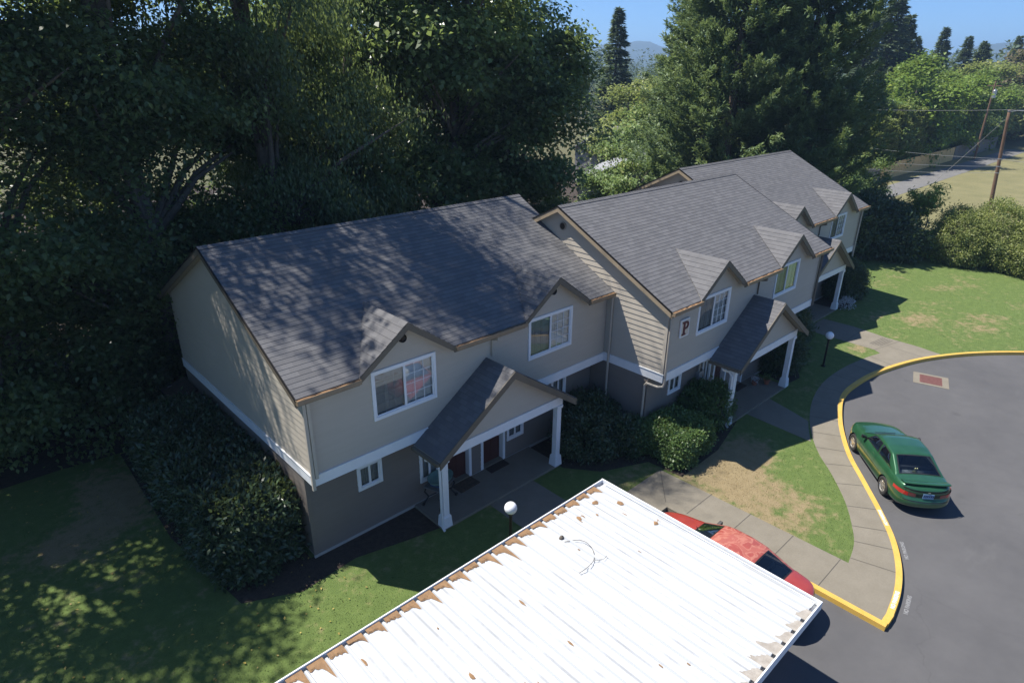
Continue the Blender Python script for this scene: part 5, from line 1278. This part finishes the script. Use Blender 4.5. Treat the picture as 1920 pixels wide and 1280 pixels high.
fir2_t = conifer('fir_tree', (0,0,0), 18, 5.2, '', group=FAR, leaf='leaf_fir', n_br=330, per=54, ln=.7, wd=.24, up=.16, power=.8, z0=.05, bias=.06)
run(mid_t, [(1212,50,.62,'bright green young tree in the gap between the big maple and the cedars'), (1175,56,.72,'mid green tree in the gap, tucked beside the dark round maple',.9), (1262,57,.66,'mid green tree in the gap, touching the left cedar'), (1230,68,.95,'taller mid green tree further back in the gap left of the cedars'), (1640,75,.55,'mid green tree right of the cedars, behind the grey fence',1.2), (1668,86,.8,'mid green tree behind the left end of the orange fence'), (1832,116,.95,'mid green tree above the far end of the fence'), (1905,88,.62,'mid green bushy tree behind the utility pole, at the right edge',1.3), (1600,72,.5,'low mid green tree between the cedars and the grey fence',1.4)])
run(olive_t, [(1180,82,.98,'olive green tree in the gap below the skyline, next to the round maple'), (1225,96,1.02,'olive green tree in the middle of the gap below the skyline'), (1275,88,1.0,'olive green tree in the gap below the skyline, beside the left cedar'), (1205,118,.95,'far olive green tree on the skyline in the gap'), (1870,135,1.15,'olive green tree left of the rusty tree at the right edge'), (1800,150,.95,'far olive tree on the right skyline')])
run(lime_t, [(1725,104,1.05,'large bright yellow green maple above the orange fence'), (1690,96,.70,'bright green tree low beside the large yellow green maple'), (1790,112,.86,'bright yellow green tree right of the large yellow green maple'), (1842,118,.84,'bright yellow green tree left of the far transformer pole'), (1770,122,.9,'bright yellow green tree behind and between the two maples')])
run(dark_t, [(1760,96,.62,'dark green tree just behind the orange fence'), (1815,104,.7,'dark green tree over the far grey fence'), (1880,118,.62,'dark green tree round the transformer pole'), (1650,110,.8,'dark tree behind the cedars\' right edge')])
run(rust_t, [(1925,125,1.1,'brownish olive tree at the right edge'), (1900,150,1.1,'brownish tree behind the one at the right edge')])
run(fir_t, [(1612,118,1.08,'tall dark fir left in the clump right of the cedars'), (1652,124,1.26,'tallest dark fir in the clump right of the cedars'), (1682,128,1.02,'dark fir at the right of the clump'), (1751,150,.98,'lone pointed fir on the skyline above the yellow green maple'), (1797,158,.92,'pointed dark fir on the skyline, left of its broad neighbour'), (1890,190,.98,'small distant fir near the right edge of the skyline'), (1150,95,.98,'fir on the skyline at the left side of the gap')])
run(fir2_t, [(1632,135,1.22,'broad dark fir between the two tall firs'), (1668,138,1.15,'broad dark fir behind the tallest fir'), (1830,160,.98,'broad fir on the skyline above the hills'), (1700,145,1.0,'broad fir right of the dark clump'), (1262,135,.92,'broad fir on the skyline by the left cedar'), (1640,98,.75,'broad fir low behind the cedars')])
run(olive_t if False else mid_t, []) 
# arborvitae screen behind the orange fence
AV = 'columnar evergreens along the orange fence'
col = conifer('columnar_evergreen', (0,0,0), 6.8, 1.25, 'dark columnar evergreen', group=AV, leaf='leaf_olive', n_br=190, per=40, ln=.34, wd=.15, up=.9, power=.38, z0=.01, bias=-.22)
for k in range(13):
    o = col if k == 0 else copy_tree(col)
    x = 81.5+k*1.75; o.location = (x, 15.7+.3*math.sin(k*2.3), -.15); s = 1+.13*math.sin(k*1.9); o.scale = (s, s, s*(1+.08*math.cos(k*3.1))); o.rotation_euler = (0, 0, k*1.3)
    o['label'] = 'columnar evergreen in the row behind the wooden fence'
# far woods and hills
def far_woods():
    n = 2600; P, A, T, L = [], [], [], []
    a = YAW+np.radians(rng.uniform(-42, 42, n)); d = 170+1500*rng.random(n)**1.6; h = rng.uniform(9, 19, n)*(1+.0*d); con = rng.random(n) < .5
    for k in range(n):
        bx, by = CAM[0]+d[k]*math.sin(a[k]), CAM[1]+d[k]*math.cos(a[k]); m = 150 if d[k] < 450 else 50
        z = rng.random(m); rr_ = (h[k]*.2*(1-z)+.4) if con[k] else h[k]*.34*np.sqrt(np.maximum(.05, 1-(2*z-1)**2))
        th = rng.random(m)*2*math.pi; P.append(np.column_stack([bx+rr_*np.cos(th), by+rr_*np.sin(th), h[k]*(.15+.85*z)]))
        A.append(np.column_stack([np.cos(th), np.sin(th), np.full(m, .3)])); T.append(np.full(m, rng.normal(.4, .2))+rng.normal(0, .12, m)); L.append(np.full(m, 1.15 if m > 60 else 2.2))
    P, A, T, L = map(np.concatenate, (P, A, T, L))
    o = leaf_object('far_woods', P, A+rng.normal(size=A.shape)*.4, unit(len(P))*.5+np.array([0, 0, 1.]), L, L*.55, T, 'leaf_fir'); tag(o, 'distant woods filling the plain below the hills', 'woods', kind='stuff')
far_woods()
M_['hill'] = m_mottle('wooded_hill', (.030, .050, .030), (.055, .075, .042), .006, .95, 0)
def hills():
    mb = MB(); n = 220
    for d0, hh, seed in ((1750, 50, 1.0), (2450, 116, 2.3)):
        rows = []
        for i in range(n+1):
            a = YAW+math.radians(-48+96*i/n); q = math.degrees(a-YAW)
            prof = .62+.22*math.sin(q*.10+seed)+.14*math.sin(q*.27+seed*2.1)+.07*math.sin(q*.61+seed)+.03*math.sin(q*1.9+seed*3)+.012*math.sin(q*5.3)
            if d0 > 2000: prof += .34*math.exp(-((q-37)/6.0)**2)-.28*math.exp(-((q-27)/7)**2)+.10*math.exp(-((q-11)/3)**2)
            h = hh*max(.12, prof); s, c = math.sin(a), math.cos(a)
            rows.append([(CAM[0]+s*d, CAM[1]+c*d, z) for d, z in ((d0-420, -.25), (d0-250, h*.45), (d0-90, h*.86), (d0, h), (d0+150, h*.7), (d0+450, -.25))])
        mb.grid([r_[::-1] for r_ in rows])
    tag(mb.build('hills', 'hill', smooth=True), kind='structure')
hills()

# ------------------------------------------------------------------ fence, poles, wires, far houses
def m_fence(name, c1, c2):
    m = mat(name, c1, .85); h = N(m); v = h.pos((1, 1, .15)); h.base(h.ramp(h.noise(v, 5.2, 4, .7), [(.3, c1), (.7, c2)])); return m
M_['fence_new'] = m_fence('cedar_boards', (.62, .37, .13), (.80, .52, .22)); M_['fence_old'] = m_fence('grey_boards', (.15, .125, .10), (.25, .215, .175))
def fence(xa, xb, m, label, hgt=1.85, y=14.1):
    t = empty('board_fence', (xa, y, -.1), 0, label, 'fence', 'wooden fences along the alley')
    mb = MB(); n = int((xb-xa)/.145); rr = random.Random(int(xa))
    for k in range(n):
        x = k*.145; h = hgt+rr.uniform(-.03, .03); mb.box(x+.004, x+.141, rr.uniform(-.006, .0), .02, .03, h)
    mb.build('boards', m, t)
    mb = MB(); mb.box(0, xb-xa, .021, .06, .35, .44); mb.build('rail', m, t); mb = MB(); mb.box(0, xb-xa, .021, .06, 1.4, 1.49); mb.build('rail', m, t)
    for k in range(int((xb-xa)/2.4)+1): mb = MB(); mb.box(k*2.4-.045, k*2.4+.045, .061, .15, -.1, hgt+.02); mb.build('post', m, t)
fence(64.0, 80.6, 'fence_old', 'weathered grey board fence nearest the cedars')
fence(80.8, 110.5, 'fence_new', 'long new orange brown board fence beside the alley', 2.0)
fence(110.7, 136, 'fence_old', 'far grey board fence continuing past the orange fence', 2.1)
up = empty('utility_pole', (72.0,.9,0), 0, 'brown leaning wooden utility pole with steel bands, behind the far hedge', 'utility pole')
mb = MB(); LEAN = Vector((-1.05, .55, 0)); ptop = LEAN+Vector((0, 0, 9.2)); mb.tube([LEAN*(k/8)+Vector((0, 0, 9.2*k/8-.2)) for k in range(9)], [.19-.07*k/8 for k in range(9)], 12); mb.build('pole', 'wood_pole', up, smooth=True)
for z in (3.3, 3.9, 4.6, 8.9):
    q = LEAN*(z/9.2); mb = MB(); mb.lathe([(.17, -.04), (.195-.007*z+.02, -.04), (.195-.007*z+.02, .04), (.17, .04)], (q.x, q.y, z), 14); mb.build('band', 'metal', up)
mb = MB(); q = LEAN*(8.8/9.2); mb.tube([(q.x, q.y, 8.8), (q.x+.4, q.y-.5, 8.95), (q.x+.9, q.y-1.2, 8.95)], .035, 7); mb.build('lamp_arm', 'metal', up)
mb = MB(); mb.hexa([(q.x+.8, q.y-1.6, 8.86), (q.x+1.0, q.y-1.6, 8.86), (q.x+1.05, q.y-1.05, 8.86), (q.x+.75, q.y-1.05, 8.86), (q.x+.85, q.y-1.5, 9.0), (q.x+.95, q.y-1.5, 9.0), (q.x+.98, q.y-1.1, 9.0), (q.x+.82, q.y-1.1, 9.0)]); mb.build('lamp_head', 'spout_white', up)
p2 = at(1868, 122, -.15)
u2_ = empty('utility_pole', p2, 0, 'distant utility pole carrying a pale grey transformer, half hidden in trees', 'utility pole')
mb = MB(); mb.tube([(0, 0, 0), (0, 0, 11.2)], [.17, .11], 10); mb.build('pole', 'wood_pole', u2_); mb = MB(); mb.lathe([(0, 8.9), (.27, 8.9), (.27, 9.9), (.22, 10.0), (.06, 10.02), (.05, 10.2), (0, 10.2)], (-.45, -.3, 0), 16); mb.build('transformer', 'metal', u2_)
mb = MB(); mb.box(-.05, .05, -.9, .9, 10.5, 10.62); mb.build('crossarm', 'wood_pole', u2_)
W0 = Vector((72.0, .9, 0))
def wire(a, b, sag, label, rad=.013):
    a, b = Vector(a), Vector(b); mb = MB(); mb.tube([a.lerp(b, k/14)-Vector((0, 0, sag*4*(k/14)*(1-k/14))) for k in range(15)], rad, 5)
    tag(mb.build('power_line', 'wire'), label, 'cable', 'cables strung from the leaning pole')
def onp(z): return W0+LEAN*(z/9.2)+Vector((0, 0, z))
wire(onp(9.0), (76, 34, 8.6), .5, 'highest overhead cable running left from the top of the leaning pole to the cedars')
wire(onp(4.6), (73, 24, 5.4), .5, 'overhead cable running left from the middle of the leaning pole')
wire(onp(3.9), (70, 17, 3.5), .3, 'upper of the two low pale cables crossing the dry field to the fence')
wire(onp(3.3), (70, 16.5, 2.6), .3, 'lower of the two low pale cables crossing the dry field to the fence')
wire(onp(9.0), onp(9.0)+Vector((-6, -30, .4)), .4, 'overhead cable leaving the top of the leaning pole to the right')
wire(onp(4.6), onp(4.6)+Vector((-6, -30, .2)), .4, 'overhead cable leaving the middle of the leaning pole to the right')
wire(onp(8.4), (77.5, 8.2, .05), 0., 'slanting guy cable from the leaning pole down to the alley edge', .018)
M_['far_roof'] = m_mottle('grey_green_roof', (.24, .28, .27), (.32, .36, .35), 1, .8, 0); M_['roof_grey'] = m_mottle('grey_shingle_far', (.22, .22, .23), (.30, .30, .31), 1, .9, 0); M_['far_wall'] = m_mottle('far_siding', (.20, .19, .175), (.27, .255, .235), .7, .8, 0)
def house(loc, rz, wd, dp, h, rh, roofm, label):
    t = empty('house', loc, rz, label, 'house', 'houses hidden among the far trees'); a, b = wd/2, dp/2
    mb = MB(); mb.box(-a, a, -b, b, 0, h); mb.poly([(-a, -b, h), (-a, b, h), (-a, 0, h+rh)][::-1]); mb.poly([(a, -b, h), (a, b, h), (a, 0, h+rh)]); mb.build('wall', 'far_wall', t)
    mb = MB(); e = .4; s = rh/b
    for sg in (1, -1):
        v1 = [(-a-e, sg*(b+e), h-e*s+.1), (a+e, sg*(b+e), h-e*s+.1), (a+e, 0, h+rh+.1), (-a-e, 0, h+rh+.1)]; mb.hexa([(p[0], p[1], p[2]-.14) for p in v1]+v1)
    mb.build('roof', roofm, t)
    for x in (-a*.5, a*.45):
        mb = MB(); mb.box(x-.6, x+.6, -b-.04, -b+.02, 1.0, 2.1); w_ = mb.build('window', 'trim', t); mb = MB(); mb.box(x-.5, x+.5, -b-.05, -b-.03, 1.1, 2.0); mb.build('pane', 'glass', w_)
    mb = MB(); mb.box(-.45, .45, -b-.05, -b+.02, .05, 2.05); mb.build('door', 'door', t)
house((104, 22, -.15), -.35, 11, 9, 4.2, 2.0, 'far_roof', 'house with a pale grey green roof showing behind the orange fence')
x, y, z = at(1205, 66); house((x, y, -.1), .5, 12, 9, 2.8, 1.8, 'roof_grey', 'grey roofed house glimpsed through the trees in the gap')
x, y, z = at(1190, 84); house((x, y, -.1), .2, 12, 9, 3.6, 2.4, 'roof_grey', 'second grey roofed house further back in the gap')

# ------------------------------------------------------------------ small ground cover
def grass():
    n = 230000; x = rng.uniform(-9, 46, n); y = rng.uniform(-11, 9, n)
    d = np.hypot(x-CAM[0], y-CAM[1]); ok = rng.random(n) < np.clip(26/d, .12, 1)
    K = np.array(KS); kx = K[:, 0]; ky = K[:, 1]
    def inpoly(px, py, poly):
        c = np.zeros(len(px), bool); j = len(poly)-1
        for i in range(len(poly)):
            xi, yi = poly[i]; xj, yj = poly[j]; c ^= ((yi > py) != (yj > py)) & (px < (xj-xi)*(py-yi)/(yj-yi+1e-12)+xi); j = i
        return c
    ok &= inpoly(x, y, KS+[(80,-26),(80,9.3),(-60,9.3),(-60,-4.46),(8.98,-4.46),(8.98,-10.6)]) & ~inpoly(x, y, walk)
    for a in ((-.3,11.3,-.95,11),(11,22.7,-3.45,11),(22.3,33.8,-.95,11),(4.9,6.85,-3.4,-.8),(15.7,17.8,-6,-3.3),(4.85,10.5,-4.5,-3.3),(-2.4,0,-.2,9.7),(-12,9,-12,-4.4)): ok &= ~((x > a[0]) & (x < a[1]) & (y > a[2]) & (y < a[3]))
    x, y = x[ok], y[ok]; n = len(x); P = np.column_stack([x, y, np.full(n, -.004)])
    A = unit(n)*.55+np.array([0, 0, 1.]); L = rng.uniform(.018, .040, n)
    o = leaf_object('grass', P, A, unit(n), L, L*.5, rng.random(n), 'leaf_box'); o.data.materials.clear(); o.data.materials.append(M_['lawn']); tag(o, 'short mown grass blades over the lawns', 'grass', kind='stuff')
grass()
n = 520; x = rng.uniform(-9.5, .5, n); y = -4.2+14.2*rng.random(n)**.8
leaf_object('fallen_leaves', np.column_stack([x, y, np.full(n, .035)]), unit(n)*np.array([1, 1, .25]), np.tile([0, 0, 1.], (n, 1))+unit(n)*.3, rng.uniform(.04, .10, n), rng.uniform(.03, .06, n), rng.random(n), 'leaf_rust')
o = C.objects[-1]; M_['yellow_leaf'] = m_leaf('yellow_leaf', (.25, .17, .04), (.48, .36, .09), .6, .2); o.data.materials.clear(); o.data.materials.append(M_['yellow_leaf']); tag(o, 'scattered fallen yellow leaves on the shaded left lawn', 'leaves', kind='stuff')

# ------------------------------------------------------------------ the air
hm = bpy.data.materials.new('haze_air'); hm.use_nodes = True; t_ = hm.node_tree; t_.nodes.clear()
ho = t_.nodes.new('ShaderNodeOutputMaterial'); pv = t_.nodes.new('ShaderNodeVolumePrincipled'); pv.inputs['Color'].default_value = (.45, .68, 1.0, 1); pv.inputs['Density'].default_value = .00045; pv.inputs['Anisotropy'].default_value = .2
t_.links.new(pv.outputs[0], ho.inputs['Volume'])
mb = MB(); mb.box(-1400, 4300, -2600, 4300, -1.2, 146); hz = mb.build('haze', hm); tag(hz, 'thin blue summer haze filling the air over the plain', 'haze', kind='stuff')
